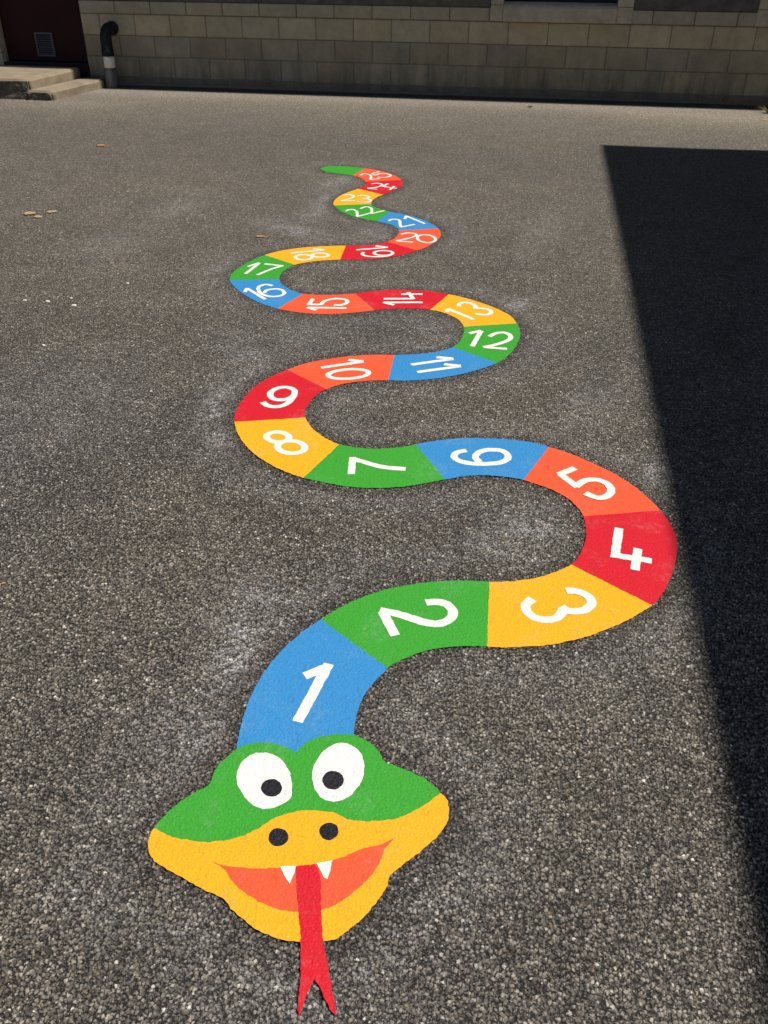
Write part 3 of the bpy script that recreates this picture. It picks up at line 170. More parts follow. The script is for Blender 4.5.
def stones(k, vec, scale, r0, r1, top):
    v = k.vor(scale, 'F1', vec, dims='2D')
    c = k.n('ShaderNodeSeparateColor')
    k.l(v.outputs['Color'], c.inputs[0])
    r = k.math('MULTIPLY_ADD', c.outputs[2], r1 - r0, r0)
    q = k.math('DIVIDE', v.outputs['Distance'], r)
    q = k.math('SUBTRACT', 1.0, k.math('MULTIPLY', q, q), clamp=True)
    q = k.math('POWER', q, .42)
    # every chipping lies at its own tilt
    lv = k.n('ShaderNodeVectorMath', operation='SUBTRACT')
    k.l(vec, lv.inputs[0]); k.l(v.outputs['Position'], lv.inputs[1])
    lx = k.n('ShaderNodeSeparateXYZ'); k.l(lv.outputs[0], lx.inputs[0])
    ang = k.math('MULTIPLY', c.outputs[0], 43.0)
    tl = k.math('ADD', k.math('MULTIPLY', lx.outputs[0], k.math('SINE', ang)), k.math('MULTIPLY', lx.outputs[1], k.math('COSINE', ang)))
    tl = k.math('MULTIPLY', tl, k.math('MULTIPLY_ADD', c.outputs[2], .9 * scale, .15 * scale))
    q = k.math('MULTIPLY', q, k.math('ADD', 1.0, tl), clamp=True)
    h = k.math('MULTIPLY', q, k.math('MULTIPLY_ADD', c.outputs[1], .5 * top, .5 * top))
    return h, c

def chip_height(k):
    """stone chippings: two sizes of rounded tops, the higher one shows. Returns height 0..1 and two per-stone randoms"""
    vec = k.flat()
    h1, c1 = stones(k, vec, 114, .31, .60, 1.0)
    h2, c2 = stones(k, vec, 208, .36, .62, .64)
    first = k.math('GREATER_THAN', h1, h2)
    h = k.math('MAXIMUM', h1, h2)
    rnd = k.math('MULTIPLY_ADD', first, k.math('SUBTRACT', c1.outputs[0], c2.outputs[0]), c2.outputs[0])
    fine = k.noise(800, 2, .6)
    h = k.math('MULTIPLY_ADD', k.math('SUBTRACT', fine.outputs['Fac'], .5), .14, h)
    return h, rnd, c1

def mat_asphalt():
    k = NT('asphalt')
    h, rnd, c1 = chip_height(k)
    stone = k.ramp(rnd, [(0.0, (.074, .068, .061)), (.30, (.142, .131, .116)), (.62, (.228, .211, .187)),
                         (.84, (.36, .336, .302)), (.925, (.34, .32, .29)), (.935, (.26, .185, .12)), (.965, (.36, .34, .31)), (1.0, (.72, .70, .66))])
    grain = k.noise(420, 3, .6)
    stone = k.mix(k.maprange(grain.outputs['Fac'], .35, .7, 0, .40), stone, (.085, .08, .074))
    top = k.maprange(h, .20, .60)
    col = k.mix(top, (.012, .0115, .011), stone)
    # broad tone of the surface: brown dusty stretches and greyer ones, patches where chippings stand closer
    big = k.noise(0.55, 4, .6)
    mid = k.noise(3.5, 5, .62)
    sm = k.noise(26, 4, .65)
    spk = k.noise(65, 3, .6)
    tint = k.ramp(big.outputs['Fac'], [(.32, (.87, .85, .84)), (.68, (1.15, 1.07, .95))])
    col = k.mix(1.0, col, tint, 'MULTIPLY')
    m = k.maprange(mid.outputs['Fac'], .3, .7, .82, 1.18)
    m = k.math('MULTIPLY', m, k.maprange(sm.outputs['Fac'], .3, .7, .68, 1.36))
    m = k.math('MULTIPLY', m, k.maprange(spk.outputs['Fac'], .3, .7, .66, 1.42))
    # coarser light and dark specks, stronger towards the far part
    coarse = k.noise(40, 3, .7)
    m = k.math('MULTIPLY', m, k.math('MULTIPLY_ADD', k.attr('grit').outputs['Fac'], k.math('MULTIPLY', k.math('SUBTRACT', coarse.outputs['Fac'], .5), 22.0), 1.0))
    m = k.math('MAXIMUM', m, .25)
    mv = k.n('ShaderNodeCombineColor')
    for i in range(3):
        k.l(m, mv.inputs[i])
    col = k.mix(1.0, col, mv.outputs[0], 'MULTIPLY')
    # dust lying in the texture (chalky smears round the painting, grit along the wall)
    dust = k.attr('dust').outputs['Fac']
    dn = k.noise(45, 5, .75)
    dn2 = k.noise(9, 5, .65)
    dm = k.math('MULTIPLY', k.maprange(dn.outputs['Fac'], .43, .60), k.maprange(dn2.outputs['Fac'], .36, .56, .1, 1.0))
    dm = k.math('MULTIPLY', dm, k.math('MULTIPLY_ADD', top, 1.1, .35))
    col = k.mix(k.math('MULTIPLY', dust, dm), col, (.62, .615, .62))
    grit = k.attr('grit').outputs['Fac']
    gn = k.noise(24, 6, .8)
    col = k.mix(k.math('MULTIPLY', grit, k.maprange(gn.outputs['Fac'], .3, .72, .2, 1.0)), col, (.50, .43, .33))
    clean_and_shade = k.attr('clean_and_shade').outputs['Fac']
    col = k.mix(clean_and_shade, col, k.mix(1.0, col, (.45, .45, .46), 'MULTIPLY'))  # clean rim round the snake, plus shade painted along the wall
    k.l(col, k.b.inputs['Base Color'])
    k.b.inputs['Roughness'].default_value = .7
    k.b.inputs['Specular IOR Level'].default_value = .35
    dp = k.n('ShaderNodeDisplacement')
    dp.inputs['Midlevel'].default_value = .82
    dp.inputs['Scale'].default_value = .0068
    # real relief where the mesh is fine enough to carry single stones, bump beyond
    rl = k.attr('relief').outputs['Fac']
    k.l(k.math('MULTIPLY_ADD', rl, k.math('SUBTRACT', h, .72), .72), dp.inputs['Height'])
    bp = k.n('ShaderNodeBump')
    bp.inputs['Distance'].default_value = .0068
    k.l(k.math('SUBTRACT', 1.0, rl), bp.inputs['Strength'])
    k.l(h, bp.inputs['Height'])
    k.l(bp.outputs[0], k.b.inputs['Normal'])
    k.l(dp.outputs[0], k.out.inputs['Displacement'])
    k.m.displacement_method = 'BOTH'
    return k.m

def mat_paint(name, rgb, rough=.55, wear=.28):
    k = NT(name)
    h, rnd, c1 = chip_height(k)
    n = k.noise(9, 4, .6)
    n2 = k.noise(160, 3, .6)
    c = k.mix(k.maprange(n.outputs['Fac'], .3, .7, 0, .20), rgb, tuple(min(1, x * .86 + .012) for x in rgb))
    c = k.mix(k.maprange(n2.outputs['Fac'], .45, .75, 0, .16), c, tuple(min(1, x * .72 + .07) for x in rgb))
    # rubbed patches: a pale dusty film in places
    film = k.noise(4.5, 6, .7)
    film2 = k.noise(60, 4, .7)
    f = k.math('MULTIPLY', k.maprange(film.outputs['Fac'], .52, .72), k.maprange(film2.outputs['Fac'], .42, .66, 0, .7))
    c = k.mix(k.math('MULTIPLY', f, wear), c, (.62, .61, .60))
    # pinholes where the paint did not reach between the stones
    pit = k.math('MULTIPLY', k.maprange(h, .10, .02), k.maprange(c1.outputs[0], .70, .8))
    c = k.mix(k.math('MULTIPLY', pit, .28), c, (.05, .048, .045))
    k.l(c, k.b.inputs['Base Color'])
    k.b.inputs['Roughness'].default_value = rough
    k.b.inputs['Specular IOR Level'].default_value = .22
    k.l(k.bump(k.math('MAXIMUM', h, .14), .62, .0026), k.b.inputs['Normal'])
    return k.m

def mat_block():
    k = NT('stone_block')
    a = k.attr('tone')
    n = k.noise(5, 7, .7)
    n2 = k.noise(70, 4, .6)
    c = k.mix(k.maprange(n.outputs['Fac'], .3, .7, 0, .8), a.outputs['Color'], k.mix(1.0, a.outputs['Color'], (.62, .62, .60), 'MULTIPLY'))
    c = k.mix(k.maprange(n2.outputs['Fac'], .4, .75, 0, .35), c, k.mix(1.0, c, (1.35, 1.3, 1.25), 'MULTIPLY'))
    # green-grey weathering streaks low on the wall
    z = k.n('ShaderNodeSeparateXYZ'); k.l(k.pos, z.inputs[0])
    st = k.n('ShaderNodeMapping'); st.inputs['Scale'].default_value = (5, 5, .9); k.l(k.pos, st.inputs[0])
    sn = k.noise(1.6, 5, .65, st.outputs[0])
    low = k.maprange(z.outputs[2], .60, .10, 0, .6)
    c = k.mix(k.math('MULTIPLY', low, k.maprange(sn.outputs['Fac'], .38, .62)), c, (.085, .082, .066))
    k.l(c, k.b.inputs['Base Color'])
    k.b.inputs['Roughness'].default_value = .9
    hh = k.math('MULTIPLY_ADD', n.outputs['Fac'], .6, n2.outputs['Fac'])
    k.l(k.bump(hh, .5, .006), k.b.inputs['Normal'])
    return k.m

def mat_plain(name, rgb, rough=.8, var=.25, scale=12, bump=.3, bdist=.004, metal=0.0, bscale=90):
    k = NT(name)
    n = k.noise(scale, 5, .62)
    c = k.mix(k.maprange(n.outputs['Fac'], .3, .72, 0, 1), tuple(x * (1 - var) for x in rgb), tuple(min(1, x * (1 + var)) for x in rgb))
    k.l(c, k.b.inputs['Base Color'])
    k.b.inputs['Roughness'].default_value = rough
    k.b.inputs['Metallic'].default_value = metal
    k.b.inputs['Specular IOR Level'].default_value = .25
    if bump:
        b = k.noise(bscale, 4, .65)
        k.l(k.bump(b.outputs['Fac'], bump, bdist), k.b.inputs['Normal'])
    return k.m

def mat_concrete():
    k = NT('worn_concrete')
    n = k.noise(5, 6, .65); n2 = k.noise(120, 4, .7); n3 = k.noise(26, 5, .7)
    c = k.ramp(n.outputs['Fac'], [(.3, (.20, .155, .102)), (.7, (.34, .268, .178))])
    c = k.mix(k.maprange(n2.outputs['Fac'], .45, .75, 0, .5), c, (.20, .175, .14))
    c = k.mix(k.maprange(n3.outputs['Fac'], .55, .75, 0, .45), c, (.17, .16, .135))
    k.l(c, k.b.inputs['Base Color'])
    k.b.inputs['Roughness'].default_value = .9
    hh = k.math('MULTIPLY_ADD', n3.outputs['Fac'], 1.0, n2.outputs['Fac'])
    k.l(k.bump(hh, .6, .006), k.b.inputs['Normal'])
    return k.m

M_ASPHALT = mat_asphalt()
PAINT = {
    'red':    mat_paint('red_paint',    (.62, .009, .022)),
    'orange': mat_paint('orange_paint', (.84, .098, .034)),
    'yellow': mat_paint('yellow_paint', (.90, .410, .012)),
    'green':  mat_paint('green_paint',  (.042, .330, .028)),
    'blue':   mat_paint('blue_paint',   (.036, .245, .545)),
    'white':  mat_paint('white_paint',  (.83, .80, .74), wear=.1),
    'black':  mat_paint('black_paint',  (.012, .012, .015), .45, wear=.1),
}
M_BLOCK = mat_block()
M_MORTAR = mat_plain('mortar', (.22, .19, .145), .95, .3, 40)
M_HARL = mat_plain('roughcast_render', (.17, .148, .122), .95, .3, 9, 1.0, .02, bscale=110)
M_DRESSED = mat_plain('dressed_stone', (.50, .43, .31), .88, .22, 8, .4, .004)
M_DOOR = mat_plain('maroon_paint', (.030, .005, .006), .75, .2, 5, .1, .001)
M_GRILLE = mat_plain('grey_metal', (.10, .10, .105), .5, .15, 20, 0)
M_DARK = mat_plain('dark_void', (.015, .015, .016), .8, .2, 20, 0)
M_FRAME = mat_plain('dark_frame_paint', (.02, .02, .021), .5, .2, 14, 0)
M_CONC = mat_concrete()
M_RAW_SHADED = mat_plain('raw_shaded_concrete', (.13, .112, .088), .95, .5, 22, 1.0, .02, bscale=45)  # dirty step fronts, with part of their shade in this colour
M_BPLAST = mat_plain('black_plastic', (.010, .010, .011), .6, .25, 30, .15, .001)
M_WPLAST = mat_plain('white_plastic', (.70, .68, .62), .5, .1, 25, .1, .001)
M_CLAY = mat_plain('grey_pipe', (.11, .105, .10), .8, .3, 30, .3, .002)
M_ROOF = mat_plain('roof_slate', (.06, .062, .07), .8, .3, 6, .3, .004)
def mat_glass():
    k = NT('window_glass')
    k.b.inputs['Base Color'].default_value = (.012, .013, .015, 1)
    k.b.inputs['Roughness'].default_value = .08
    n = k.noise(2, 2)
    k.l(k.bump(n.outputs['Fac'], .05, .01), k.b.inputs['Normal'])
    return k.m
M_GLASS = mat_glass()

# ---------------------------------------------------------------- ground
EDGE = []
for l, r in SEGMENTS:
    EDGE += l + r
EDGE += HEAD_TOP + HEAD_LOW
EDGE = np.array(EDGE)

def axis(fine0, fine1, step, grow, cap, mid0, mid1, far0, far1):
    """fine steps close to the painting's head, growing outward, then wide strides to the horizon"""
    def out(x, sgn, mid, far):
        r, st = [], step
        while sgn * (far - x) > 1e-6:
            st = min(st * grow, cap) if sgn * (mid - x) > 0 else st * 1.5
            x += sgn * st
            if sgn * (far - x) < 0:
                x = far
            r.append(x)
        return r
    xs = list(np.arange(fine0, fine1, step))
    return np.array(out(xs[0], -1, mid0, far0)[::-1] + xs + out(xs[-1], 1, mid1, far1))

GX = axis(-1.15, .75, .0025, 1.03, .045, -6.4, 3.2, -400, 400)
GY = axis(.78, 2.0, .0025, 1.012, .045, .3, 11.7, -400, 400)
XX, YY = np.meshgrid(GX, GY)
nx, ny = len(GX), len(GY)
PX, PY = XX.ravel(), YY.ravel()
# masks are worked out on a 3 cm raster and read off it for every vertex
RX, RY = np.arange(-7, 3.6, .03), np.arange(-.5, 12.2, .03)
FX, FY = PX, PY
PX, PY = (q.ravel() for q in np.meshgrid(RX, RY))
dist = np.full(len(PX), 9.0)
near = (np.abs(PX + .7) < 2.2) & (PY > .3) & (PY < 8.5)
idx = np.where(near)[0]
for c in range(0, len(idx), 4000):
    ii = idx[c:c + 4000]
    dd = (PX[ii, None] - EDGE[None, :, 0]) ** 2 + (PY[ii, None] - EDGE[None, :, 1]) ** 2
    dist[ii] = np.sqrt(dd.min(1))
dust = np.zeros(len(PX))
# chalk-dust smears left beside the painting: x, y, radius across, radius along, turn, amount
SMEARS = [(-.67, 1.66, .07, .20, -20, .75), (-.62, 1.82, .06, .16, -35, .55), (-1.10, 2.80, .05, .12, 10, .8), (-1.22, 3.10, .07, .22, -10, .7),
          (-1.25, 3.6, .10, .30, -30, .5), (.50, 2.80, .05, .20, 35, .6), (.10, 2.43, .12, .10, 0, .55), (-.02, 2.30, .10, .10, 20, .45),
          (-.28, 3.95, .08, .26, -50, .75), (-.40, 3.80, .07, .20, -70, .5), (-.88, 5.5, .07, .26, -50, .7), (-1.55, 5.6, .10, .35, -60, .6),
          (-.06, 4.42, .06, .20, 30, .7), (-1.50, 6.2, .08, .5, 0, .6), (-1.55, 6.95, .10, .3, 10, .6), (-1.40, 7.1, .10, .25, 0, .5),
          (.05, 5.8, .10, .45, 10, .35), (-.66, 1.30, .06, .16, 0, .6), (-.72, 1.42, .10, .18, 20, .35), (-1.05, 3.88, .15, .3, 0, .3),
          (-2.5, 6.0, .18, .35, 0, .35), (-2.6, 5.1, .14, .30, 0, .35), (-1.75, 4.75, .12, .25, 0, .45), (-.80, .95, .06, .05, 0, .3),
          (-.05, 3.02, .25, .08, 0, .45), (.30, 3.3, .12, .3, 20, .3), (-.75, 3.25, .2, .1, 0, .25), (-.2, 1.95, .2, .1, 0, .2), (-1.9, 2.9, .3, .5, 0, .2)]
for x, y, a, b, t, v in SMEARS:
    t = math.radians(t)
    a, b, v = a * .85, b * .85, min(.7, v if v > .5 else v * .85)
    u = (PX - x) * math.cos(t) - (PY - y) * math.sin(t)
    w = (PX - x) * math.sin(t) + (PY - y) * math.cos(t)
    dust = np.maximum(dust, v * np.exp(-(u / a) ** 2 * .6 - (w / b) ** 2 * .6))
dust = np.maximum(dust, .17 * np.exp(-((dist - .10) / .09) ** 2))
dust *= np.clip((dist - .015) / .06, 0, 1)
clean_and_shade = .50 * np.exp(-(dist / .055) ** 2)
clean_and_shade *= (PY > .3)
gw = np.clip((PY - 8.3) / 3.0, 0, 1) ** 1.3
grit = .50 * gw + .13 * np.clip((PY - 2.5) / 4.0, 0, 1) + .35 * np.exp(-((PY - 10.85) / .35) ** 2) * np.clip((PX + 6.5) / 1, 0, 1)
grit += .35 * np.exp(-((PX - 2.4) / 1.3) ** 2 - ((PY - 10.5) / .5) ** 2)
grit += .25 * np.exp(-((PX + 5.3) / .7) ** 2 - ((PY - 9.9) / .35) ** 2)
grit = np.clip(grit, 0, .85) * np.clip((WALL_Y - .24 - PY) / .06, 0, 1)
clean_and_shade = np.maximum(clean_and_shade, np.clip((PY - WALL_Y + .30) / .08, 0, 1))  # building's shade strip at the wall foot, painted into the ground colour

def read(arr):
    A = arr.reshape(len(RY), len(RX))
    u = np.clip((FX - RX[0]) / .03, 0, len(RX) - 1.001); v = np.clip((FY - RY[0]) / .03, 0, len(RY) - 1.001)
    a, b = u.astype(int), v.astype(int)
    u, v = u - a, v - b
    return A[b, a] * (1 - u) * (1 - v) + A[b, a + 1] * u * (1 - v) + A[b + 1, a] * (1 - u) * v + A[b + 1, a + 1] * u * v
dust, clean_and_shade, grit = read(dust), read(clean_and_shade), read(grit)
relief = np.clip((4.2 - FY) / 1.2, 0, 1) * (FY > .2) * (np.abs(FX + .2) < 2.4)
gv = np.stack([FX, FY, np.zeros(len(FX))], 1)
i, j = np.meshgrid(np.arange(nx - 1), np.arange(ny - 1))
a = (j * nx + i).ravel()
gf = np.stack([a, a + 1, a + 1 + nx, a + nx], 1)
gm = bpy.data.meshes.new('ground')
gm.vertices.add(len(gv)); gm.vertices.foreach_set('co', gv.ravel())
gm.loops.add(gf.size); gm.loops.foreach_set('vertex_index', gf.ravel().astype(np.int32))
gm.polygons.add(len(gf)); gm.polygons.foreach_set('loop_start', np.arange(0, gf.size, 4, dtype=np.int32))
gm.update(); gm.validate()
for nm, arr in (('dust', dust), ('clean_and_shade', clean_and_shade), ('grit', grit), ('relief', relief)):
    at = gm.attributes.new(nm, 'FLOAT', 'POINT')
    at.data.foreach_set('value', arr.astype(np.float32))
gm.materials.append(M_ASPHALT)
ground = link(bpy.data.objects.new('ground', gm))
tag(ground, 'grey tarmac playground of rough stone chippings under the painted snake', 'ground', kind='structure')

# ---------------------------------------------------------------- painted snake
def rough_edge(pts, step=.006, amp=.0022, closed=True):
    """cut an outline into short steps and let it follow the stones"""
    out = []
    n = len(pts)
    for q in range(n if closed else n - 1):
        p0, p1 = Vector(pts[q]), Vector(pts[(q + 1) % n])
        k = max(1, int(round((p1 - p0).length / step)))
        for s in range(k):
            out.append(p0.lerp(p1, s / k))
    if not closed:
        out.append(Vector(pts[-1]))
    res = []
    for p in out:
        v = noise.noise_vector((p.x * 105, p.y * 105, 3.1))
        v2 = noise.noise_vector((p.x * 30, p.y * 30, 9.7))
        res.append((p.x + amp * 1.3 * v.x + amp * .5 * v2.x, p.y + amp * 1.3 * v.y + amp * .5 * v2.y))
    return res

def sheet(name, outline, z, mat, parent, step=.006, amp=.0022):
    pts = rough_edge(outline, step, amp)
    vs = [Vector((p[0], p[1], z)) for p in pts]
    tris = tessellate_polygon([vs])
    fs = []
    for t in tris:
        p, q, r = (vs[x] for x in t)
        cr = (q - p).cross(r - p).z
        if abs(cr) < 1e-10:
            continue
        fs.append(t if cr > 0 else t[::-1])
    return mesh_obj(name, vs, fs, [mat], parent)

def ribbon(pts, width, closed, z, amp=.0024):
    P = [Vector(p) for p in pts]
    if not closed:
        # even steps, little wobble from the brush
        Q = []
        for q in range(len(P) - 1):
            k = max(1, int((P[q + 1] - P[q]).length / .012))
            Q += [P[q].lerp(P[q + 1], s / k) for s in range(k)]
        P = Q + [P[-1]]
    n = len(P)
    vs, fs = [], []
    for q in range(n):
        a = P[(q - 1) % n] if closed or q else P[q]
        b = P[(q + 1) % n] if closed or q < n - 1 else P[q]
        t = (b - a)
        if t.length < 1e-9:
            t = Vector((1, 0))
        t.normalize()
        nn = Vector((-t.y, t.x))
        for s in (-1, 1):
            p = P[q] + nn * s * width / 2
            v = noise.noise_vector((p.x * 80, p.y * 80, 1.3)) * amp
            vs.append((p.x + v.x, p.y + v.y, z if closed else z + .0005 * q / n))
    m = n if closed else n - 1
    for q in range(m):
        a, b = 2 * q, 2 * ((q + 1) % n)
        fs.append((a, b, b + 1, a + 1))
    return vs, fs

def ring_fix(vs, fs):
    """all faces of a flat figure look up"""
    out = []
    for f in fs:
        p = [Vector(vs[q]) for q in f]
        c = (p[1] - p[0]).cross(p[2] - p[0]).z
        out.append(f if c > 0 else f[::-1])
    return out

hc = np.mean(np.array(HEAD_LOW), 0)
snake = thing('painted_snake', 'long multicoloured snake painted on the tarmac, numbered 1 to 25 from head to tail', 'snake painting', (float(hc[0]), float(hc[1]), 0))
SEQ = ['blue', 'green', 'yellow', 'red', 'orange']
SEQ = {1: 'blue', 2: 'green', 3: 'yellow', 4: 'red', 5: 'orange', 6: 'blue', 7: 'green', 8: 'yellow', 9: 'red', 10: 'orange',
       11: 'blue', 12: 'green', 13: 'yellow', 14: 'red', 15: 'orange', 16: 'blue', 17: 'green', 18: 'yellow', 19: 'red', 20: 'orange',
       21: 'blue', 22: 'green', 23: 'yellow', 24: 'red', 25: 'orange'}
for n in range(1, 26):
    l, r = SEGMENTS[n - 1]
    seg = sheet('body_segment', l + r[::-1], .0013, PAINT[SEQ[n]], snake)
    seg['label'] = '%s body segment with the white number %d' % (SEQ[n], n)
    w = .0285 if n <= 5 else .0265 if n <= 9 else .024 if n <= 12 else .0225 if n <= 15 else .0205 if n <= 19 else .0195
    for dg, ch in zip(NUMBERS[n - 1], str(n)):
        V, F = [], []
        for si, (kind, pts) in enumerate(dg):
            vs, fs = ribbon(pts, w, kind == 'o', .0018 + .0007 * si)
            fs = ring_fix(vs, fs)
            F += [tuple(x + len(V) for x in f) for f in fs]
            V += vs
        d_ = mesh_obj('digit', V, F, [PAINT['white']], seg)
        d_['label'] = 'white digit %s' % ch
l, r = SEGMENTS[25]
tl = sheet('tail', l + r[::-1][1:], .0013, PAINT['green'], snake)
tl['label'] = 'green pointed tail tip'
ht = sheet('head', HEAD_TOP, .0018, PAINT['green'], snake, amp=.002)
hl = sheet('snout', HEAD_LOW, .0018, PAINT['yellow'], snake, amp=.002)
for e, p in zip(EYES, PUPILS):
    ey = sheet('eye', e, .0025, PAINT['white'], snake, amp=.0019)
    sheet('pupil', p, .0032, PAINT['black'], ey, amp=.0014)
for p in NOSTRILS:
    sheet('nostril', p, .0025, PAINT['black'], hl, amp=.0014)
sheet('mouth', MOUTH, .0025, PAINT['orange'], snake, amp=.0019)
sheet('tongue', TONGUE, .0032, PAINT['red'], snake, amp=.0019)
for f in FANGS:
    sheet('fang', f, .0039, PAINT['white'], snake, amp=.0012)

# ---------------------------------------------------------------- school building
W = WALL_Y
BH = .2279
ZA = .7795
U0 = -4.979
TOP = 9.0
DX0, DX1 = -6.80, -5.665        # door opening
WINS = [(-.55, .70), (2.33, 3.58), (5.2, 6.45)]
WZ0, WZ1 = .965, 2.45

def add_box(bm, x0, x1, y0, y1, z0, z1, mi=0, bevel=0.0, seg=1):
    m = Matrix.Translation(((x0 + x1) / 2, (y0 + y1) / 2, (z0 + z1) / 2)) @ Matrix.Diagonal((x1 - x0, y1 - y0, z1 - z0, 1))
    g = bmesh.ops.create_cube(bm, size=1, matrix=m)
    vs = g['verts']
    fs = {f for v in vs for f in v.link_faces}
    if bevel:
        es = list({e for v in vs for e in v.link_edges})
        r = bmesh.ops.bevel(bm, geom=es, offset=bevel, segments=seg, affect='EDGES', clamp_overlap=True)
        fs = set(r['faces']) | {f for v in r['verts'] for f in v.link_faces}
    for f in fs:
        f.material_index = mi
    return fs

def box_obj(name, x0, x1, y0, y1, z0, z1, mat, parent, bevel=.004):
    bm = bmesh.new()
    add_box(bm, x0, x1, y0, y1, z0, z1, 0, bevel)
    return bm_obj(name, bm, [mat], parent)

def block_wall(name, spans, parent):
    """spans: (x0, x1) along the wall; courses with staggered joints, recessed mortar behind"""
    bm = bmesh.new()
    lay = bm.loops.layers.float_color.new('tone')
    J = .0034
    courses = [(ZA + .002, .918, .5, 'band'), (ZA - BH, ZA, 0, 'a'), (ZA - 2 * BH, ZA - BH, .5, 'b'), (ZA - 3 * BH, ZA - 2 * BH, 0, 'b'), (.022, ZA - 3 * BH, .5, 'c')]
    rr = random.Random(11)
    for z0, z1, off, kd in courses:
        for x0, x1 in spans:
            k0 = math.floor((x0 - U0) / .45 - off) - 1
            x = U0 + (k0 + off) * .45
            while x < x1:
                a, b = max(x, x0), min(x + .45, x1)
                x += .45
                if b - a < .03:
                    continue
                pr = {'band': -.012, 'a': rr.uniform(-.002, .002), 'b': rr.uniform(-.002, .003), 'c': .004}[kd]
                fs = add_box(bm, a + J, b - J, W + pr, W + .12, z0 + J, z1 - J, 0, .005, 2)
                v = rr.uniform(.91, 1.08)
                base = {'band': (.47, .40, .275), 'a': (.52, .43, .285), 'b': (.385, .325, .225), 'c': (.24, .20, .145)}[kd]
                w = rr.uniform(-.08, .08)
                c = (base[0] * v * (1 + w * .4), base[1] * v, base[2] * v * (1 - w * .6), 1)
                for f in fs:
                    for lp in f.loops:
                        lp[lay] = c
    for x0, x1 in spans:
        add_box(bm, x0, x1, W + .008, W + .30, -.15, .916, 1)
    return bm_obj(name, bm, [M_BLOCK, M_MORTAR], parent)

school = thing('school_building', 'long school building with stone block base, dark roughcast above, facing the painted snake', 'building', (0, W, 0))
BX0, BX1 = -14.0, 12.0
block_wall('stone_block_base', [(BX0, DX0 - .14), (DX1, BX1)], school)
# roughcast above the block base, with the openings left out
bm = bmesh.new()
def harl(x0, x1, z0, z1):
    add_box(bm, x0, x1, W - .004, W + .30, z0, z1)
edges = [DX1]
for a, b in WINS:
    harl(edges[-1], a - .146, .9205, TOP)
    harl(a - .146, b + .176, WZ1 + .16, TOP)
    edges.append(b + .176)
harl(edges[-1], BX1, .9205, TOP)
harl(BX0, DX0 - .14, .9205, TOP)
harl(DX0 - .14, DX1, 2.5, TOP)
bm_obj('roughcast_wall', bm, [M_HARL], school)
# body of the building behind the front wall, and its roof
bm = bmesh.new()
add_box(bm, BX0, BX1, W + .5, W + 8, -.2, TOP - .01)
bm_obj('inner_wall', bm, [M_DARK], school)
rf = bmesh.new()
add_box(rf, BX0 - .02, BX1 + .02, W - .03, W + 8.1, TOP + .001, TOP + .12, 0, .01)
bm_obj('roof', rf, [M_ROOF], school)

for a, b in WINS:
    bm = bmesh.new()
    cuts = [ZA + .004, .945, 1.32, 1.70, 2.08, WZ1]
    for z0, z1 in zip(cuts[:-1], cuts[1:]):
        add_box(bm, a - .142, a - .002, W - .020, W + .2, z0 + .002, z1 - .002, 0, .004)
        add_box(bm, b + .002, b + .172, W - .020, W + .2, z0 + .002, z1 - .002, 0, .004)
    add_box(bm, a - .142, b + .172, W - .022, W + .2, WZ1 + .002, WZ1 + .155, 0, .004)
    win = bm_obj('window', bm, [M_DRESSED], school)
    # sloped sill
    s0, s1 = a + .001, b - .001
    prof = [(W - .045, ZA + .006), (W - .045, .925), (W - .018, .945), (W + .20, WZ0 + .01), (W + .20, ZA + .006)]
    vs = [(s0, y, z) for y, z in prof] + [(s1, y, z) for y, z in prof]
    n = len(prof)
    fs = [tuple(range(n))[::-1], tuple(range(n, 2 * n))] + [(q, (q + 1) % n, n + (q + 1) % n, n + q) for q in range(n)]
    so = mesh_obj('sill', vs, fs, [M_DRESSED], win)
    fm = bmesh.new()
    fy0, fy1 = W + .16, W + .22
    zb = WZ0 + .012
    for x0, x1, z0, z1 in ((a, a + .06, zb, WZ1), (b - .06, b, zb, WZ1), (a + .061, b - .061, zb, zb + .07), (a + .061, b - .061, WZ1 - .06, WZ1),
                           ((a + b) / 2 - .025, (a + b) / 2 + .025, zb + .071, WZ1 - .061)):
        add_box(fm, x0, x1, fy0, fy1, z0, z1, 0, .003)
    bm_obj('frame', fm, [M_FRAME], win)
    mesh_obj('pane', [(a, W + .20, zb), (b, W + .20, zb), (b, W + .20, WZ1), (a, W + .20, WZ1)], [(0, 1, 2, 3)], [M_GLASS], win)

# door with a vent grille
dbm = bmesh.new()
add_box(dbm, DX0 + .003, DX1 - .003, W + .11, W + .16, .235, 2.49, 0, .003)
door = bm_obj('door', dbm, [M_DOOR], school)
door['label'] = 'dark maroon door with a small grey vent grille low down'
box_obj('threshold', DX0 + .003, DX1 - .003, W - .02, W + .2, -.1, .225, M_DARK, door, .006)
gx0, gx1, gz0, gz1 = -6.375, -6.135, .285, .555
gb = bmesh.new()
gy = W + .11
for x0, x1, z0, z1 in ((gx0, gx0 + .022, gz0, gz1), (gx1 - .022, gx1, gz0, gz1), (gx0 + .0225, gx1 - .0225, gz0, gz0 + .022), (gx0 + .0225, gx1 - .0225, gz1 - .022, gz1)):
    add_box(gb, x0, x1, gy - .016, gy - .001, z0, z1, 0, .002)
for q in range(9):
    z = gz0 + .034 + q * .0242
    m = Matrix.Translation(((gx0 + gx1) / 2, gy - .008, z)) @ Matrix.Rotation(.7, 4, 'X') @ Matrix.Diagonal((gx1 - gx0 - .05, .016, .003, 1))
    bmesh.ops.create_cube(gb, size=1, matrix=m)
add_box(gb, gx0 + .02, gx1 - .02, gy - .0035, gy - .0015, gz0 + .02, gz1 - .02, 1)
bm_obj('vent_grille', gb, [M_GRILLE, M_DARK], door)
jm = bmesh.new()
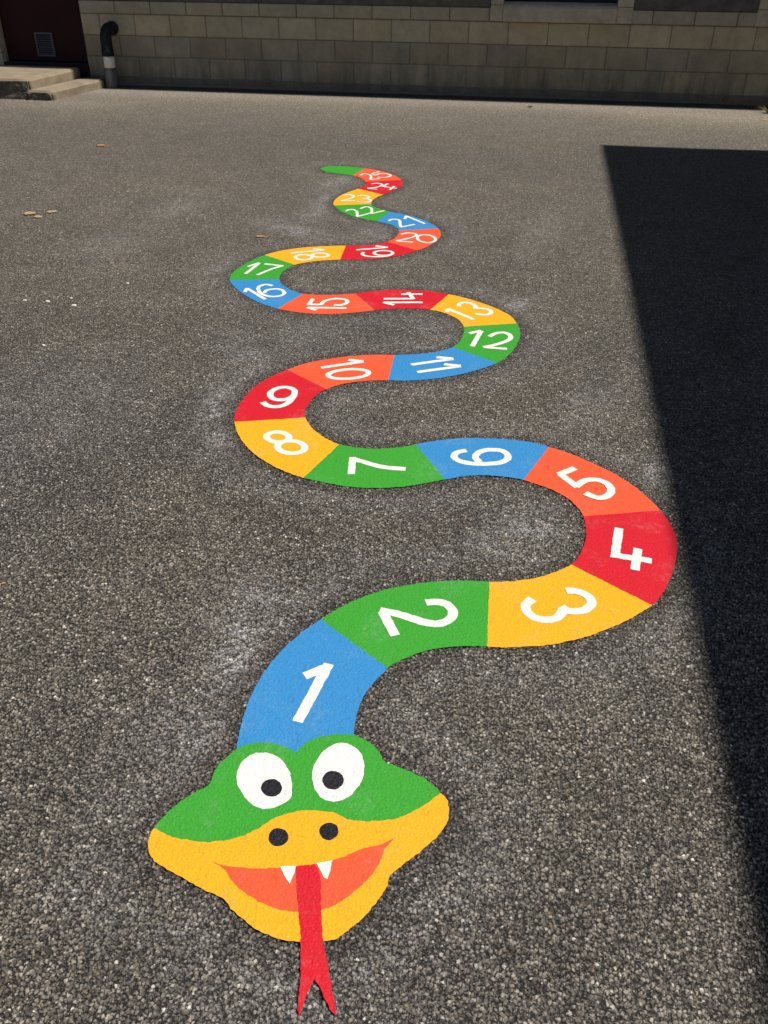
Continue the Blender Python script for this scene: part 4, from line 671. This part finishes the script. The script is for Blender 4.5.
for z0, z1 in zip((-.1, .33, .75, 1.2, 1.65, 2.1), (.33, .75, 1.2, 1.65, 2.1, 2.498)):
    add_box(jm, DX0 - .138, DX0 - .002, W - .02, W + .25, z0 + .002, z1 - .002, 0, .004)
bm_obj('door_jamb', jm, [M_DRESSED], school)

# ---------------------------------------------------------------- neighbouring building (throws the big shadow)
SUN = Vector((.53, .034, 1.0))
HB = 7.4
NX = .553 + HB * SUN.x
NY = 8.76 + HB * SUN.y
TURN = math.atan(.0006)     # this building stands a touch off square to the school
side = thing('side_building', 'plain flat roofed building off to the right that shades the right edge of the tarmac', 'building', (NX + 3, NY - 7, 0))
sb = bmesh.new()
add_box(sb, NX + .05, NX + 6, -7, NY - .05, -.2, HB - .1605)
bm_obj('wall', sb, [M_HARL], side)
sr = bmesh.new()
add_box(sr, NX, NX + 6.05, -7.05, NY, HB - .16, HB, 0, .008)
bm_obj('roof', sr, [M_ROOF], side)
for q in range(4):
    y = NY - 1.9 - q * 3.0
    wf = bmesh.new()
    for y0, y1, z0, z1 in ((y - 1.3, y - 1.23, 1.1, 2.6), (y - .07, y, 1.1, 2.6), (y - 1.2295, y - .0705, 1.1, 1.17), (y - 1.2295, y - .0705, 2.53, 2.6)):
        add_box(wf, NX + .01, NX + .0495, y0, y1, z0, z1, 0, .003)
    win = bm_obj('window', wf, [M_WPLAST], side)
    mesh_obj('pane', [(NX + .035, y - 1.23, 1.17), (NX + .035, y - .07, 1.17), (NX + .035, y - .07, 2.53), (NX + .035, y - 1.23, 2.53)], [(0, 3, 2, 1)], [M_GLASS], win)

for o in side.children:
    # geometry was laid out square; turn it about the shading corner
    T = Matrix.Translation((NX, NY, 0)) @ Matrix.Rotation(TURN, 4, 'Z') @ Matrix.Translation((-NX, -NY, 0))
    o.data.transform(T)
    for c in o.children:
        c.data.transform(T)

# ---------------------------------------------------------------- concrete steps at the door
steps = thing('door_steps', 'two worn concrete steps below the maroon door at the left end of the wall', 'steps', (-6.3, 10.6, 0))
def worn_slab(name, x0, x1, y0, y1, z0, z1, seed, parent, skew):
    bm = bmesh.new()
    add_box(bm, x0, x1, y0, y1, z0, z1, 0, .016, 3)
    bmesh.ops.subdivide_edges(bm, edges=[e for e in bm.edges if e.calc_length() > .1], cuts=14, use_grid_fill=True)
    for v in bm.verts:
        n = noise.noise_vector(Vector((v.co.x * 4, v.co.y * 4, v.co.z * 6 + seed)))
        n2 = noise.noise_vector(Vector((v.co.x * 19, v.co.y * 19, v.co.z * 19 + seed)))
        front = 2.6 if v.co.y < y0 + .03 and v.co.z < z1 - .025 else 1.0
        v.co += Vector((n.x * .007 + n2.x * .003, (n.y * .009 + n2.y * .006) * front, n.z * .004 + n2.z * .0015))
    for v in bm.verts:
        v.co.x += (v.co.y - 10.05) * skew
    bmesh.ops.triangulate(bm, faces=bm.faces)
    bm.normal_update()
    for f in bm.faces:      # yard face: rough, dirty concrete, its shade also put into the darker tone
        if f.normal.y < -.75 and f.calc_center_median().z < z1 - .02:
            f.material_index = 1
    return bm_obj(name, bm, [M_CONC, M_RAW_SHADED], parent, smooth=True)
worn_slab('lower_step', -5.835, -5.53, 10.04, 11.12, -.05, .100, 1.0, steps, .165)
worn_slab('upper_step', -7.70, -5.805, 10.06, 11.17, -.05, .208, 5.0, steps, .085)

# ---------------------------------------------------------------- drain pipe elbow
pipe = thing('waste_pipe', 'bent black waste pipe with a white collar running from the stone wall into the ground', 'pipe', (-5.27, 11.08, 0))
def tube(name, path, rad, mat, parent, n=20):
    bm = bmesh.new()
    rings = []
    for q, p in enumerate(path):
        p = Vector(p)
        a = Vector(path[max(q - 1, 0)]); b = Vector(path[min(q + 1, len(path) - 1)])
        t = (b - a).normalized()
        u = Vector((1, 0, 0)); u = (u - t * u.dot(t)).normalized(); w = t.cross(u)
        r = rad[q] if isinstance(rad, (list, tuple)) else rad
        rings.append([bm.verts.new(p + u * r * math.cos(2 * math.pi * s / n) + w * r * math.sin(2 * math.pi * s / n)) for s in range(n)])
    for a, b in zip(rings[:-1], rings[1:]):
        for s in range(n):
            bm.faces.new((a[s], a[(s + 1) % n], b[(s + 1) % n], b[s]))
    bm.faces.new(rings[0][::-1]); bm.faces.new(rings[-1])
    bmesh.ops.recalc_face_normals(bm, faces=bm.faces)
    o = bm_obj(name, bm, [mat], parent, smooth=True)
    return o
px, py = -5.268, 11.08
tube('pipe_base', [(px - .012, py, -.05), (px - .012, py, .02), (px - .006, py, .214)], [.076, .074, .072], M_CLAY, pipe)
tube('collar', [(px, py, .222), (px, py, .225), (px, py, .368), (px, py, .371)], [.060, .0655, .0655, .060], M_WPLAST, pipe)
path = [(px, py, .350), (px, py, .42), (px, py, .4201), (px, py, .49)]
rad = [.073, .073, .068, .068]
cy, cz, rr = py + .115, .515, .115
for q in range(0, 11):
    t = math.pi / 2 * q / 10
    path.append((px, cy - rr * math.cos(t), cz + rr * math.sin(t)))
    rad.append(.068)
path += [(px, W - .03, cz + rr), (px, W - .0299, cz + rr), (px, W + .03, cz + rr)]
rad += [.068, .075, .075]
tube('elbow', path, rad, M_BPLAST, pipe)

# ---------------------------------------------------------------- fallen leaves and white flecks
def mat_leaf(name, rgb):
    return mat_plain(name, rgb, .75, .3, 60, .3, .002)
LEAFM = [mat_leaf('tan_leaf', (.40, .29, .18)), mat_leaf('orange_leaf', (.45, .22, .08)), mat_leaf('dark_leaf', (.06, .045, .02)), mat_leaf('yellow_leaf', (.50, .36, .08))]
def leaf(x, y, ln, wd, ang, mat, label, curl=.35):
    N = 9
    vs, fs = [], []
    for q in range(N):
        t = q / (N - 1)
        hw = wd / 2 * math.sin(math.pi * min(1, .06 + t * .94)) ** .75 * (1 + .15 * math.sin(9 * t)) + .0006
        zc = .0008 + .25 * curl * ln * (t - .45) ** 2
        for s in (-1, -.5, 0, .5, 1):
            vs.append(((t - .5) * ln, s * hw, zc + abs(s) ** 1.5 * hw * .16 + .001 * math.sin(q * 2.1 + s)))
    for q in range(N - 1):
        for s in range(4):
            a = q * 5 + s
            fs.append((a, a + 5, a + 6, a + 1))
    o = mesh_obj('fallen_leaf', vs, fs, [mat], None, True)
    md = o.modifiers.new('thickness', 'SOLIDIFY'); md.thickness = .0012
    o.location = (x, y, .002)
    o.rotation_euler = (0, 0, ang)
    tag(o, label, 'leaf', 'fallen leaves on the tarmac')
    return o
leaf(-3.43, 5.62, .085, .075, .2, LEAFM[0], 'largest tan leaf, nearest the left edge in the trio left of the snake')
leaf(-3.335, 5.555, .065, .050, -.3, LEAFM[0], 'small tan leaf at the near side of the trio left of the snake')
leaf(-3.30, 5.69, .070, .062, .5, LEAFM[0], 'slim tan leaf at the far right of the trio left of the snake')
leaf(-3.93, 7.83, .075, .070, .1, LEAFM[1], 'single brownish orange leaf on open tarmac in front of the door steps')
leaf(-1.715, 5.40, .060, .036, .15, LEAFM[1], 'slim orange leaf on the tarmac just beyond segment 18')
leaf(-.145, 10.70, .070, .045, .9, LEAFM[2], 'curled dark leaf on the pale grit under the window', .9)
leaf(2.32, 10.35, .085, .045, .4, LEAFM[3], 'yellowish leaf at the far right near the foot of the wall', .5)
leaf(-1.47, 1.83, .012, .009, .4, LEAFM[1], 'tiny orange leaf scrap at the left edge level with segment 2', .2)
def fleck(x, y, s, ang, label):
    rr = random.Random(int(abs(x * 1000)))
    n = 8
    s *= .75
    ring = [(math.cos(2 * math.pi * q / n) * s * rr.uniform(.7, 1.15), math.sin(2 * math.pi * q / n) * s * .6 * rr.uniform(.7, 1.15)) for q in range(n)]
    vs = [(p[0], p[1], .001) for p in ring] + [(p[0] * .8, p[1] * .8, .006) for p in ring]
    fs = [tuple(range(n, 2 * n)), tuple(range(n))[::-1]] + [(q, (q + 1) % n, n + (q + 1) % n, n + q) for q in range(n)]
    o = mesh_obj('white_fleck', vs, fs, [PAINT['white']])
    o.location = (x, y, .001)
    o.rotation_euler = (0, 0, ang)
    tag(o, label, 'fleck', 'white flecks on the tarmac left of the snake')
fleck(-2.615, 4.057, .016, .3, 'faint white fleck, leftmost of the row far left of segment 16')
fleck(-2.488, 4.065, .019, -.2, 'white fleck in the middle of the row far left of segment 16')
fleck(-2.389, 4.129, .012, .1, 'smallest white fleck, set back behind the right end of the row')
fleck(-2.326, 4.035, .021, .2, 'largest white fleck, at the right end of the row far left of segment 16')
fleck(-2.187, 4.405, .013, .7, 'lone white fleck between the fleck row and segment 16')
fleck(-2.225, 3.52, .015, -.4, 'lone white fleck lying nearer the viewer than the row of flecks')

# ---------------------------------------------------------------- weed at the foot of the wall
M_WEED = mat_plain('dry_weed', (.20, .19, .05), .8, .4, 40, 0)
rw = random.Random(5)
V, F = [Vector((0, 0, .004))], []
for q in range(46):
    a = rw.uniform(0, 2 * math.pi)
    ln, lean = rw.uniform(.05, .13), rw.uniform(.5, 1.6)
    d = Vector((math.cos(a), math.sin(a), 0)); sd = Vector((-d.y, d.x, 0)) * rw.uniform(.003, .006)
    k0 = len(V)
    for t in (.15, .5, 1):
        p = Vector((0, 0, 0)) + d * (ln * lean * t) + Vector((0, 0, ln * .8 * (t - .45 * t * t)))
        wd = (1 - t) * .9 + .1
        V += [p - sd * wd, p + sd * wd]
    F += [(0, k0 + 1, k0), (k0, k0 + 1, k0 + 3, k0 + 2), (k0 + 2, k0 + 3, k0 + 5, k0 + 4)]
wo = mesh_obj('weed', V, F, [M_WEED])
wo.location = (2.42, 10.82, 0)
tag(wo, 'low dry yellowish weed by the foot of the wall at the far right edge', 'weed')

# ---------------------------------------------------------------- light
w = bpy.data.worlds.new('World')
scene.world = w
w.use_nodes = True
nt = w.node_tree
bg = nt.nodes['Background']
sky = nt.nodes.new('ShaderNodeTexSky')
sky.sky_type = 'NISHITA'
sky.sun_disc = False
sky.sun_elevation = math.atan2(SUN.z, math.hypot(SUN.x, SUN.y))
sky.sun_rotation = math.atan2(SUN.x, SUN.y)
nt.links.new(sky.outputs[0], bg.inputs[0])
bg.inputs[1].default_value = .064
sl = bpy.data.lights.new('sun', 'SUN')
sl.energy = 4.5
sl.angle = math.radians(.53)
sl.color = (1.0, .955, .88)
so = link(bpy.data.objects.new('sun', sl))
so.rotation_euler = (-SUN).to_track_quat('-Z', 'Y').to_euler()
so.location = SUN * 20

# ---------------------------------------------------------------- camera
cd = bpy.data.cameras.new('camera')
cam = link(bpy.data.objects.new('camera', cd))
R_, U_, F_ = (Vector(v) for v in CAM_M)
mat = Matrix((R_, U_, -F_)).transposed().to_4x4()
mat.translation = (0, 0, CAM_H)
cam.matrix_world = mat
cd.sensor_width = 36
cd.lens = 865 / 1024 * 36
cd.clip_start = .05
cd.clip_end = 2000
scene.camera = cam
scene.render.resolution_x, scene.render.resolution_y = 768, 1024
vs_ = scene.view_settings
vs_.view_transform = 'Standard'
vs_.look = 'None'
vs_.exposure = .14
vs_.gamma = 1
vs_.use_curve_mapping = False
